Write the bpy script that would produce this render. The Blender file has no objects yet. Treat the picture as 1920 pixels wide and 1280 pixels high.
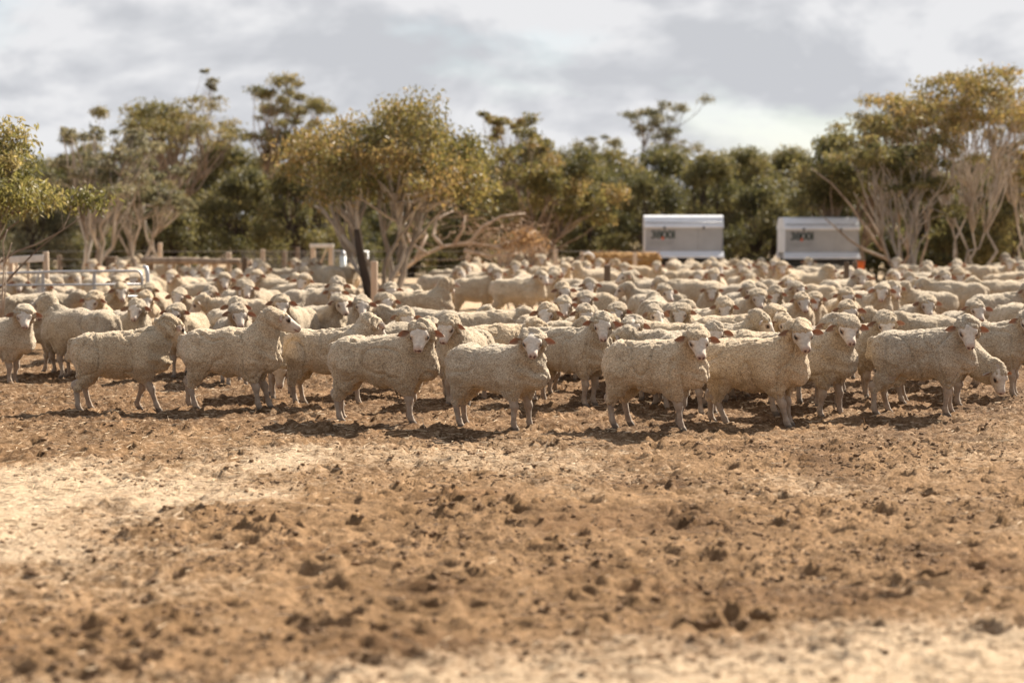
import bpy, math, random
import numpy as np
from math import radians, sin, cos, tan, atan, pi
from mathutils import Vector, Matrix

S = bpy.context.scene
COL = S.collection
R_ = random.Random(7)

# ------------------------------------------------------------------ camera
CAM_H = 1.68
FPX = 3733.0                       # focal length in pixels of a 1920 px wide frame (70 mm on 36 mm)
PITCH = atan(231.0 / FPX)
cam_d = bpy.data.cameras.new('camera')
cam = bpy.data.objects.new('camera', cam_d)
COL.objects.link(cam)
cam_d.sensor_width = 36.0
cam_d.lens = 70.0
cam_d.clip_start = 0.1
cam_d.clip_end = 4000
cam.location = (0, 0, CAM_H)
cam.rotation_euler = (pi / 2 - PITCH, 0, 0)
cam_d.dof.use_dof = True
cam_d.dof.focus_distance = 16.4
cam_d.dof.aperture_fstop = 1.6
S.camera = cam

# ------------------------------------------------------------------ sky, sun, exposure
SUN_EL, SUN_AZ = radians(39), radians(41)      # azimuth: to the right of straight ahead
W = bpy.data.worlds.new('World')
S.world = W
W.use_nodes = True
nt = W.node_tree
nt.nodes.clear()
L = nt.links.new
def N(t, **k):
    n = nt.nodes.new(t)
    for a, b in k.items():
        setattr(n, a, b)
    return n
out = N('ShaderNodeOutputWorld')
sky = N('ShaderNodeTexSky', sky_type='NISHITA')
sky.sun_disc = False
sky.sun_elevation = SUN_EL
sky.sun_rotation = SUN_AZ
sky.air_density = 1.0; sky.dust_density = 0.4; sky.ozone_density = 1.2
bg_sky = N('ShaderNodeBackground'); bg_sky.inputs[1].default_value = 0.05
L(sky.outputs[0], bg_sky.inputs[0])
tc = N('ShaderNodeTexCoord')
sep = N('ShaderNodeSeparateXYZ'); L(tc.outputs['Generated'], sep.inputs[0])
def M(op, a, b=None, c=None):
    n = N('ShaderNodeMath', operation=op)
    for i, v in enumerate((a, b, c)):
        if v is None: continue
        if isinstance(v, (int, float)): n.inputs[i].default_value = v
        else: L(v, n.inputs[i])
    return n.outputs[0]
zz = M('ADD', M('MAXIMUM', sep.outputs['Z'], 0.0), 0.42)
cx = M('DIVIDE', sep.outputs['X'], zz)
cy = M('DIVIDE', sep.outputs['Y'], zz)
cb = N('ShaderNodeCombineXYZ'); L(cx, cb.inputs[0]); L(cy, cb.inputs[1])
def noise(vec, scale, detail, rough=0.5, dist=0.0):
    n = N('ShaderNodeTexNoise'); n.inputs['Scale'].default_value = scale
    n.inputs['Detail'].default_value = detail; n.inputs['Roughness'].default_value = rough
    n.inputs['Distortion'].default_value = dist
    L(vec, n.inputs['Vector']); return n.outputs['Fac']
def ramp(fac, pts):
    r = N('ShaderNodeValToRGB')
    e = r.color_ramp.elements
    while len(e) < len(pts): e.new(0.5)
    for el, (p, c) in zip(e, pts):
        el.position = p; el.color = tuple(c) + (1,)
    L(fac, r.inputs[0]); return r.outputs[0]
mp = N('ShaderNodeMapping'); mp.inputs['Location'].default_value = (0.9, 7.3, 1.4); L(cb.outputs[0], mp.inputs[0])
n_cover = M('ADD', noise(mp.outputs[0], 2.2, 6, 0.55, 0.3), M('MULTIPLY', M('SUBTRACT', 0.16, M('MAXIMUM', sep.outputs['Z'], 0.0)), 0.30))  # broken cloud closes towards the horizon; thinned overhead, out of view, to lower ambient fill
mp2 = N('ShaderNodeMapping'); mp2.inputs['Location'].default_value = (11.3, 5.2, 2.4); L(cb.outputs[0], mp2.inputs[0])
n_s0 = noise(mp2.outputs[0], 4.2, 9, 0.56, 0.25)
va = N('ShaderNodeVectorMath', operation='ADD'); L(mp2.outputs[0], va.inputs[0]); va.inputs[1].default_value = (0.030, -0.030, 0)
n_s1 = noise(va.outputs[0], 4.2, 9, 0.56, 0.25)
n_shade = M('ADD', n_s0, M('MULTIPLY', M('SUBTRACT', n_s0, n_s1), 1.1))
cover = ramp(n_cover, [(0.39, (0.62, 0.62, 0.62)), (0.49, (1, 1, 1))])
shade = ramp(n_shade, [(0.35, (0.73, 0.745, 0.785)), (0.48, (0.85, 0.86, 0.895)), (0.60, (1.02, 1.02, 1.04))])
bg_cl = N('ShaderNodeBackground'); L(shade, bg_cl.inputs[0]); bg_cl.inputs[1].default_value = 0.315
mx = N('ShaderNodeMixShader'); L(cover, mx.inputs[0]); L(bg_sky.outputs[0], mx.inputs[1]); L(bg_cl.outputs[0], mx.inputs[2])
L(mx.outputs[0], out.inputs[0])

sun_d = bpy.data.lights.new('sun', 'SUN')
sun_d.energy = 5.0
sun_d.angle = radians(0.6)
sun_d.color = (1.0, 0.90, 0.76)
sun = bpy.data.objects.new('sun', sun_d)
COL.objects.link(sun)
sd = Vector((sin(SUN_AZ) * cos(SUN_EL), cos(SUN_AZ) * cos(SUN_EL), sin(SUN_EL)))
sun.rotation_euler = sd.to_track_quat('Z', 'Y').to_euler()
sun.location = sd * 60

S.view_settings.view_transform = 'Standard'
S.view_settings.look = 'None'
S.view_settings.gamma = 1.0
S.view_settings.use_curve_mapping = False
S.view_settings.exposure = 1.38
S.render.engine = 'CYCLES'
S.cycles.use_denoising = True
S.cycles.max_bounces = 6
S.cycles.diffuse_bounces = 3
S.cycles.transmission_bounces = 3
S.cycles.transparent_max_bounces = 6
S.cycles.caustics_reflective = False
S.cycles.caustics_refractive = False

# ------------------------------------------------------------------ helpers
def at(px, d, z=0.0):
    """world point at depth y = d that shows in picture column px (1920 wide)."""
    depth = d * cos(PITCH) + (CAM_H - z) * sin(PITCH)
    return Vector(((px - 960.0) / FPX * depth, d, z))
def height_at(py, d):
    """height of the point at depth y = d that shows in picture row py (1280 high)."""
    v = (640.0 - py) / FPX
    dy = cos(PITCH) + v * sin(PITCH); dz = -sin(PITCH) + v * cos(PITCH)
    return CAM_H + dz / dy * d
def atpx(px, py, d):
    z = height_at(py, d)
    return at(px, d, z)

def mesh_np(name, V, F, mats, attrs=None, smooth=True, midx=None):
    """V (n,3); F list of arrays of faces (m,3) or (m,4)"""
    me = bpy.data.meshes.new(name)
    V = np.asarray(V, dtype=np.float32)
    if not isinstance(F, (list, tuple)): F = [F]
    F = [np.asarray(f, dtype=np.int32) for f in F if len(f)]
    me.vertices.add(len(V)); me.vertices.foreach_set('co', V.ravel())
    loops = np.concatenate([f.ravel() for f in F])
    sizes = np.concatenate([np.full(len(f), f.shape[1], dtype=np.int32) for f in F])
    starts = np.concatenate([[0], np.cumsum(sizes)[:-1]]).astype(np.int32)
    me.loops.add(len(loops)); me.loops.foreach_set('vertex_index', loops)
    me.polygons.add(len(sizes)); me.polygons.foreach_set('loop_start', starts)
    try: me.polygons.foreach_set('loop_total', sizes)
    except Exception: pass
    me.polygons.foreach_set('use_smooth', np.full(len(sizes), smooth, dtype=bool))
    for m in (mats if isinstance(mats, (list, tuple)) else [mats]): me.materials.append(m)
    if midx is not None: me.polygons.foreach_set('material_index', np.asarray(midx, dtype=np.int32))
    for k, a in (attrs or {}).items():
        a = np.asarray(a, dtype=np.float32)
        if a.ndim == 1:
            at_ = me.attributes.new(k, 'FLOAT', 'POINT'); at_.data.foreach_set('value', a)
        else:
            if a.shape[1] == 3: a = np.concatenate([a, np.ones((len(a), 1), np.float32)], 1)
            at_ = me.attributes.new(k, 'FLOAT_COLOR', 'POINT'); at_.data.foreach_set('color', a.ravel())
    me.update(calc_edges=True)
    me.validate()
    return me
def link(name, me, parent=None, loc=None):
    o = bpy.data.objects.new(name, me); COL.objects.link(o)
    if parent is not None: o.parent = parent
    if loc is not None: o.location = loc
    return o
def empty(name, loc, rz=0.0):
    o = bpy.data.objects.new(name, None); COL.objects.link(o)
    o.location = loc; o.rotation_euler = (0, 0, rz); o.empty_display_size = 0.1
    return o
def tag(o, label=None, cat=None, group=None, kind=None):
    if label: o['label'] = label
    if cat: o['category'] = cat
    if group: o['group'] = group
    if kind: o['kind'] = kind
    return o

class MB:
    """collects boxes and tubes into one mesh"""
    def __init__(s): s.V = []; s.F3 = []; s.F4 = []; s.n = 0
    def add(s, V, F4=(), F3=()):
        for f in F4: s.F4.append([i + s.n for i in f])
        for f in F3: s.F3.append([i + s.n for i in f])
        s.V.extend([tuple(v) for v in V]); s.n += len(V)
    def box(s, c, size, rot=None, b=0.0, jit=0.0, rnd=R_):
        """box with chamfered edges (b) about centre c"""
        c = Vector(c); h = Vector(size) / 2
        rot = rot or Matrix.Identity(3)
        b = min(b, min(h) * 0.8) if b else 0
        if not b:
            V = [rot @ Vector((x * h.x, y * h.y, z * h.z)) + c for x in (-1, 1) for y in (-1, 1) for z in (-1, 1)]
            s.add(V, [(0, 1, 3, 2), (4, 6, 7, 5), (0, 4, 5, 1), (2, 3, 7, 6), (0, 2, 6, 4), (1, 5, 7, 3)]); return
        bm_v = []; idx = {}
        for x in (-1, 1):
            for y in (-1, 1):
                for z in (-1, 1):
                    for ax in range(3):
                        p = Vector((x * h.x, y * h.y, z * h.z)); sg = (x, y, z)
                        for a in range(3):
                            if a != ax: p[a] -= sg[a] * b
                        p += Vector((rnd.uniform(-1, 1), rnd.uniform(-1, 1), rnd.uniform(-1, 1))) * jit
                        idx[(x, y, z, ax)] = len(bm_v); bm_v.append(rot @ p + c)
        F4 = []; F3 = []
        for ax in range(3):
            o1, o2 = [a for a in range(3) if a != ax]
            for sg in (-1, 1):
                q = []
                for u, v in ((-1, -1), (1, -1), (1, 1), (-1, 1)):
                    k = [0, 0, 0]; k[ax] = sg; k[o1] = u; k[o2] = v
                    q.append(idx[tuple(k) + (ax,)])
                F4.append(q)
        for ax in range(3):
            o1, o2 = [a for a in range(3) if a != ax]
            for u in (-1, 1):
                for v in (-1, 1):
                    k0 = [0, 0, 0]; k1 = [0, 0, 0]
                    k0[ax] = -1; k1[ax] = 1; k0[o1] = k1[o1] = u; k0[o2] = k1[o2] = v
                    F4.append([idx[tuple(k0) + (o1,)], idx[tuple(k1) + (o1,)], idx[tuple(k1) + (o2,)], idx[tuple(k0) + (o2,)]])
        for x in (-1, 1):
            for y in (-1, 1):
                for z in (-1, 1):
                    F3.append([idx[(x, y, z, a)] for a in range(3)])
        s.add(bm_v, F4, F3)
    def tube(s, pts, rad, sides=8, cap=True):
        pts = [Vector(p) for p in pts]; n = len(pts)
        if not hasattr(rad, '__len__'): rad = [rad] * n
        ref = None; rings = []
        for i, p in enumerate(pts):
            t = (pts[min(i + 1, n - 1)] - pts[max(i - 1, 0)])
            t = t.normalized() if t.length > 1e-9 else Vector((0, 0, 1))
            if ref is None:
                ref = t.orthogonal().normalized()
            ref = (ref - t * ref.dot(t))
            ref = ref.normalized() if ref.length > 1e-6 else t.orthogonal().normalized()
            bi = t.cross(ref)
            rings.append([p + (ref * cos(2 * pi * k / sides) + bi * sin(2 * pi * k / sides)) * rad[i] for k in range(sides)])
        V = [v for r in rings for v in r]
        F4 = [(i * sides + k, i * sides + (k + 1) % sides, (i + 1) * sides + (k + 1) % sides, (i + 1) * sides + k)
              for i in range(n - 1) for k in range(sides)]
        F3 = []
        if cap:
            V += [pts[0], pts[-1]]; a = n * sides
            for k in range(sides):
                F3.append((a, (k + 1) % sides, k)); F3.append((a + 1, (n - 1) * sides + k, (n - 1) * sides + (k + 1) % sides))
        s.add(V, F4, F3)
    def build(s, name, mat, parent=None, loc=None, smooth=False, kind=None):
        me = mesh_np(name, np.array([tuple(v) for v in s.V]), [f for f in (np.array(s.F4), np.array(s.F3)) if len(f)], mat, smooth=smooth)
        import bmesh
        bm = bmesh.new(); bm.from_mesh(me); bmesh.ops.recalc_face_normals(bm, faces=bm.faces); bm.to_mesh(me); bm.free()
        o = link(name, me, parent, loc)
        if kind: o['kind'] = kind
        return o

# numpy noise -----------------------------------------------------------
_rs = np.random.RandomState(11)
_T2 = _rs.rand(256, 256).astype(np.float32)
_T3 = _rs.rand(64, 64, 64).astype(np.float32)
def vn2(x, y, f, seed=0):
    x = x * f + seed * 17.31; y = y * f + seed * 9.73
    xi = np.floor(x).astype(np.int64); yi = np.floor(y).astype(np.int64)
    u = x - xi; v = y - yi
    u = u * u * u * (u * (u * 6 - 15) + 10); v = v * v * v * (v * (v * 6 - 15) + 10)
    a = _T2[xi & 255, yi & 255]; b = _T2[(xi + 1) & 255, yi & 255]
    c = _T2[xi & 255, (yi + 1) & 255]; d = _T2[(xi + 1) & 255, (yi + 1) & 255]
    return (a * (1 - u) + b * u) * (1 - v) + (c * (1 - u) + d * u) * v
def vn3(P, f, seed=0):
    q = P * f + seed * 5.173
    i = np.floor(q).astype(np.int64); t = q - i; t = t * t * (3 - 2 * t)
    r = 0
    for a in (0, 1):
        for b in (0, 1):
            for c in (0, 1):
                w = (t[:, 0] if a else 1 - t[:, 0]) * (t[:, 1] if b else 1 - t[:, 1]) * (t[:, 2] if c else 1 - t[:, 2])
                r = r + w * _T3[(i[:, 0] + a) & 63, (i[:, 1] + b) & 63, (i[:, 2] + c) & 63]
    return r
_J3 = _rs.rand(32, 32, 32, 3).astype(np.float32)
def worley3(P, f, seed=0):
    q = (P * f + seed * 3.71).astype(np.float32)
    i = np.floor(q).astype(np.int64)
    best = np.full(len(P), 9.0, np.float32)
    for a in (-1, 0, 1):
        for b in (-1, 0, 1):
            for c in (-1, 0, 1):
                j = i + np.array([a, b, c])
                p = j + _J3[j[:, 0] & 31, j[:, 1] & 31, j[:, 2] & 31]
                d = ((p - q) ** 2).sum(1)
                best = np.minimum(best, d)
    return np.sqrt(best)

# ------------------------------------------------------------------ materials
def new_mat(name):
    m = bpy.data.materials.new(name); m.use_nodes = True
    t = m.node_tree
    return m, t, t.nodes['Principled BSDF']
def nd(t, ty, inputs=None, **k):
    n = t.nodes.new(ty)
    for a, b in k.items(): setattr(n, a, b)
    for a, b in (inputs or {}).items():
        if hasattr(b, 'is_linked') or isinstance(b, bpy.types.NodeSocket): t.links.new(b, n.inputs[a])
        else: n.inputs[a].default_value = b
    return n
def mixc(t, fac, a, b, blend='MIX'):
    n = t.nodes.new('ShaderNodeMix'); n.data_type = 'RGBA'; n.blend_type = blend
    for i, v in ((0, fac), (6, a), (7, b)):
        if isinstance(v, bpy.types.NodeSocket): t.links.new(v, n.inputs[i])
        elif i == 0: n.inputs[0].default_value = v
        else: n.inputs[i].default_value = tuple(v) + (1,)
    return n.outputs[2]
def rampn(t, fac, pts):
    r = t.nodes.new('ShaderNodeValToRGB'); e = r.color_ramp.elements
    while len(e) < len(pts): e.new(0.5)
    for el, (p, c) in zip(e, pts):
        el.position = p; el.color = (tuple(c) + (1,)) if hasattr(c, '__len__') else (c, c, c, 1)
    t.links.new(fac, r.inputs[0]); return r.outputs[0]

def simple_mat(name, c1, c2, scale=6.0, rough=0.85, bump=0.3, bscale=40.0, stretch=(1, 1, 1), metallic=0.0, spec=0.3):
    m, t, b = new_mat(name)
    tcn = nd(t, 'ShaderNodeTexCoord')
    mp = nd(t, 'ShaderNodeMapping', {'Vector': tcn.outputs['Object'], 'Scale': stretch})
    n1 = nd(t, 'ShaderNodeTexNoise', {'Vector': mp.outputs[0], 'Scale': scale, 'Detail': 6.0, 'Roughness': 0.6})
    oi = nd(t, 'ShaderNodeObjectInfo')
    c = mixc(t, rampn(t, n1.outputs['Fac'], [(0.35, 0.0), (0.65, 1.0)]), c1, c2)
    hv = nd(t, 'ShaderNodeHueSaturation', {'Color': c})
    vv = nd(t, 'ShaderNodeMapRange', {'Value': oi.outputs['Random'], 'To Min': 0.85, 'To Max': 1.15})
    t.links.new(vv.outputs[0], hv.inputs['Value'])
    t.links.new(hv.outputs[0], b.inputs['Base Color'])
    b.inputs['Roughness'].default_value = rough; b.inputs['Metallic'].default_value = metallic
    b.inputs['Specular IOR Level'].default_value = spec
    n2 = nd(t, 'ShaderNodeTexNoise', {'Vector': mp.outputs[0], 'Scale': bscale, 'Detail': 5.0})
    bp = nd(t, 'ShaderNodeBump', {'Height': n2.outputs['Fac'], 'Strength': bump, 'Distance': 0.01})
    t.links.new(bp.outputs[0], b.inputs['Normal'])
    return m

# wool
def wool_mat():
    m, t, b = new_mat('wool')
    tcn = nd(t, 'ShaderNodeTexCoord'); oi = nd(t, 'ShaderNodeObjectInfo')
    ob = tcn.outputs['Object']
    n1 = nd(t, 'ShaderNodeTexNoise', {'Vector': ob, 'Scale': 5.0, 'Detail': 5.0, 'Roughness': 0.6})
    n2 = nd(t, 'ShaderNodeTexNoise', {'Vector': ob, 'Scale': 92.0, 'Detail': 4.0, 'Roughness': 0.7})
    n5 = nd(t, 'ShaderNodeTexNoise', {'Vector': ob, 'Scale': 3.2, 'Detail': 6.0, 'Roughness': 0.7, 'Distortion': 0.5})
    base = mixc(t, rampn(t, n1.outputs['Fac'], [(0.32, 0.0), (0.68, 1.0)]), (0.375, 0.308, 0.226), (0.54, 0.465, 0.368))
    base = mixc(t, rampn(t, n5.outputs['Fac'], [(0.56, 0.0), (0.72, 0.55)]), base, (0.235, 0.185, 0.135))
    tips = mixc(t, rampn(t, n2.outputs['Fac'], [(0.34, 0.0), (0.60, 1.0)]), (0.43, 0.385, 0.335), (1.18, 1.16, 1.12))
    c = mixc(t, 1.0, base, tips, 'MULTIPLY')
    tint = rampn(t, oi.outputs['Random'], [(0.0, (0.76, 0.745, 0.74)), (0.25, (0.98, 0.92, 0.82)), (0.5, (0.88, 0.88, 0.88)), (0.75, (1.04, 1.02, 0.98)), (1.0, (1.10, 1.00, 0.86))])
    c = mixc(t, 1.0, c, tint, 'MULTIPLY')
    t.links.new(c, b.inputs['Base Color'])
    b.inputs['Roughness'].default_value = 1.0; b.inputs['Specular IOR Level'].default_value = 0.05
    b.inputs['Sheen Weight'].default_value = 0.35; b.inputs['Sheen Roughness'].default_value = 0.6
    b.inputs['Sheen Tint'].default_value = (1.0, 0.93, 0.82, 1)
    v = nd(t, 'ShaderNodeTexVoronoi', {'Vector': ob, 'Scale': 105.0, 'Randomness': 1.0})
    n3 = nd(t, 'ShaderNodeTexNoise', {'Vector': ob, 'Scale': 140.0, 'Detail': 3.0})
    add = nd(t, 'ShaderNodeMath', {0: n3.outputs['Fac'], 1: v.outputs['Distance']}, operation='SUBTRACT')
    bp = nd(t, 'ShaderNodeBump', {'Height': add.outputs[0], 'Strength': 0.9, 'Distance': 0.005})
    t.links.new(bp.outputs[0], b.inputs['Normal'])
    return m
WOOL = wool_mat()
def skin_mat():
    m, t, b = new_mat('sheep_skin')
    a = nd(t, 'ShaderNodeAttribute', attribute_name='col')
    e = nd(t, 'ShaderNodeAttribute', attribute_name='ear')
    tcn = nd(t, 'ShaderNodeTexCoord')
    n1 = nd(t, 'ShaderNodeTexNoise', {'Vector': tcn.outputs['Object'], 'Scale': 45.0, 'Detail': 5.0})
    c = mixc(t, 1.0, a.outputs['Color'], rampn(t, n1.outputs['Fac'], [(0.35, (0.82, 0.80, 0.78)), (0.6, (1.05, 1.04, 1.03))]), 'MULTIPLY')
    t.links.new(c, b.inputs['Base Color'])
    b.inputs['Roughness'].default_value = 0.8; b.inputs['Specular IOR Level'].default_value = 0.25
    b.inputs['Sheen Weight'].default_value = 0.2
    bp = nd(t, 'ShaderNodeBump', {'Height': n1.outputs['Fac'], 'Strength': 0.35, 'Distance': 0.004}); t.links.new(bp.outputs[0], b.inputs['Normal'])
    tr = nd(t, 'ShaderNodeBsdfTranslucent', {'Color': (0.55, 0.25, 0.12, 1)})
    fac = nd(t, 'ShaderNodeMath', {0: e.outputs['Fac'], 1: 0.24}, operation='MULTIPLY')
    mxs = nd(t, 'ShaderNodeMixShader', {0: fac.outputs[0], 1: b.outputs[0], 2: tr.outputs[0]})
    t.links.new(mxs.outputs[0], t.nodes['Material Output'].inputs[0])
    return m
SKIN = skin_mat()

def leaf_mat(name='eucalypt_leaf'):
    m, t, b = new_mat(name)
    a = nd(t, 'ShaderNodeAttribute', attribute_name='col')
    t.links.new(a.outputs['Color'], b.inputs['Base Color'])
    b.inputs['Roughness'].default_value = 0.55; b.inputs['Specular IOR Level'].default_value = 0.35
    hs = nd(t, 'ShaderNodeHueSaturation', {'Color': a.outputs['Color'], 'Saturation': 1.1, 'Value': 1.5})
    tr = nd(t, 'ShaderNodeBsdfTranslucent', {'Color': hs.outputs[0]})
    mxs = nd(t, 'ShaderNodeMixShader', {0: 0.38, 1: b.outputs[0], 2: tr.outputs[0]})
    t.links.new(mxs.outputs[0], t.nodes['Material Output'].inputs[0])
    return m
LEAF = leaf_mat()
BARK_PALE = simple_mat('pale_bark', (0.26, 0.21, 0.165), (0.50, 0.44, 0.375), 5.0, 0.85, 0.6, 30, (1, 1, 0.25))
BARK_TAN = simple_mat('tan_bark', (0.16, 0.11, 0.078), (0.36, 0.285, 0.22), 5.0, 0.85, 0.6, 30, (1, 1, 0.25))
BARK_DARK = simple_mat('dark_bark', (0.030, 0.022, 0.017), (0.075, 0.055, 0.042), 6.0, 0.9, 0.8, 25, (1, 1, 0.3))
TIMBER = simple_mat('weathered_timber', (0.19, 0.135, 0.095), (0.36, 0.275, 0.205), 8.0, 0.85, 0.5, 35, (1, 1, 0.15))
TIMBER_PALE = simple_mat('pale_timber', (0.42, 0.31, 0.22), (0.60, 0.48, 0.37), 8.0, 0.8, 0.4, 35, (1, 1, 0.15))
TIMBER_DARK = simple_mat('dark_timber', (0.085, 0.06, 0.042), (0.17, 0.125, 0.09), 8.0, 0.9, 0.6, 35, (1, 1, 0.15))
BOARD_WHITE = simple_mat('whitewashed_board', (0.58, 0.52, 0.46), (0.74, 0.69, 0.63), 8.0, 0.7, 0.3, 35)
GALV = simple_mat('galvanised_steel', (0.33, 0.335, 0.35), (0.46, 0.465, 0.48), 14.0, 0.5, 0.08, 60, metallic=0.55, spec=0.5)
WIRE = simple_mat('fence_wire', (0.30, 0.28, 0.26), (0.45, 0.43, 0.41), 14.0, 0.5, 0.0, 60, metallic=0.6)
FEED_GREY = simple_mat('feeder_grey_steel', (0.31, 0.32, 0.34), (0.36, 0.37, 0.39), 3.0, 0.5, 0.04, 60, metallic=0.15, spec=0.5)
FEED_WHITE = simple_mat('feeder_white_steel', (0.62, 0.63, 0.66), (0.70, 0.71, 0.74), 3.0, 0.45, 0.04, 60, spec=0.5)
FEED_DARK = simple_mat('feeder_dark_frame', (0.03, 0.03, 0.03), (0.06, 0.06, 0.06), 3.0, 0.6, 0.04, 60)
INK = simple_mat('dark_green_ink', (0.025, 0.045, 0.04), (0.035, 0.055, 0.05), 3.0, 0.6, 0.0)
INK_GREY = simple_mat('grey_ink', (0.22, 0.23, 0.23), (0.26, 0.27, 0.27), 3.0, 0.6, 0.0)
ORANGE_INK = simple_mat('orange_ink', (0.55, 0.10, 0.05), (0.60, 0.14, 0.06), 3.0, 0.6, 0.0)
ORANGE = simple_mat('orange_plastic', (0.75, 0.13, 0.015), (0.85, 0.17, 0.02), 3.0, 0.45, 0.0, spec=0.5)
HAY = simple_mat('hay', (0.24, 0.12, 0.038), (0.46, 0.275, 0.105), 9.0, 0.95, 1.0, 50, (1, 3, 3))
TANK_BLUE = simple_mat('pale_blue_pipe', (0.50, 0.56, 0.58), (0.60, 0.66, 0.67), 5.0, 0.5, 0.05, 60, spec=0.5)
DRY = simple_mat('dead_wood', (0.27, 0.20, 0.15), (0.48, 0.39, 0.31), 6.0, 0.85, 0.5, 30, (1, 1, 0.3))
DRY_RED = simple_mat('dead_twigs', (0.30, 0.20, 0.13), (0.46, 0.34, 0.24), 6.0, 0.85, 0.4, 30)

# ------------------------------------------------------------------ ground
def straw_mask(x, y):
    """where the dirt is covered with pale dry straw (1) - near left, near bottom edge, and the far yard"""
    w = (vn2(x, y, 0.55, 3) - 0.5) * 1.6 + (vn2(x, y, 2.1, 4) - 0.5) * 0.8 + (vn2(x, y, 7.0, 5) - 0.5) * 0.35
    # patch at the left, 11 - 14.5 m away
    e1 = 1.0 - np.sqrt(((x + 4.0) / 2.7) ** 2 + ((y - 11.9) / 1.95) ** 2)
    e1b = 1.0 - np.sqrt(((x + 2.9) / 2.3) ** 2 + ((y - 10.0) / 1.9) ** 2)
    m1 = np.clip((e1 + w * 0.85) * 0.8 + 0.30, 0, 1)
    m1 = np.maximum(m1, 0.70 * np.clip((e1b + w * 0.6) * 1.0 + 0.15, 0, 1))
    m1 = np.maximum(m1, 0.22 + 0.5 * w * np.clip((15.5 - y) / 3, 0, 1))
    # strip nearest to the camera, thicker at the right
    e2 = (7.95 + 0.30 * np.clip(x, -3, 3) - y)
    m2 = np.clip((e2 + w * 0.65) * 0.75 + 0.28, 0, 1)
    # far yard
    m3 = np.clip((y - 27.0) / 8.0 + w * 0.5, 0, 1) * 0.85
    return np.clip(np.maximum(np.maximum(m1, m2), m3), 0, 1)
_hp = np.random.RandomState(5)
_nh = 3600
_hx = _hp.uniform(-6.2, 6.2, _nh); _hy = 6.0 + 17 * _hp.rand(_nh) ** 0.9
_hr = 0.026 + 0.044 * _hp.rand(_nh) ** 2; _hd = _hr * _hp.uniform(0.45, 1.05, _nh); _ha = _hp.uniform(0, pi, _nh)
def base_h(x, y):
    near = np.clip((30 - y) / 10, 0, 1)
    h = (vn2(x, y, 0.35, 1) - 0.5) * 0.06 + (vn2(x, y, 1.1, 2) - 0.5) * 0.045
    return h * (0.4 + 0.6 * near)
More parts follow.
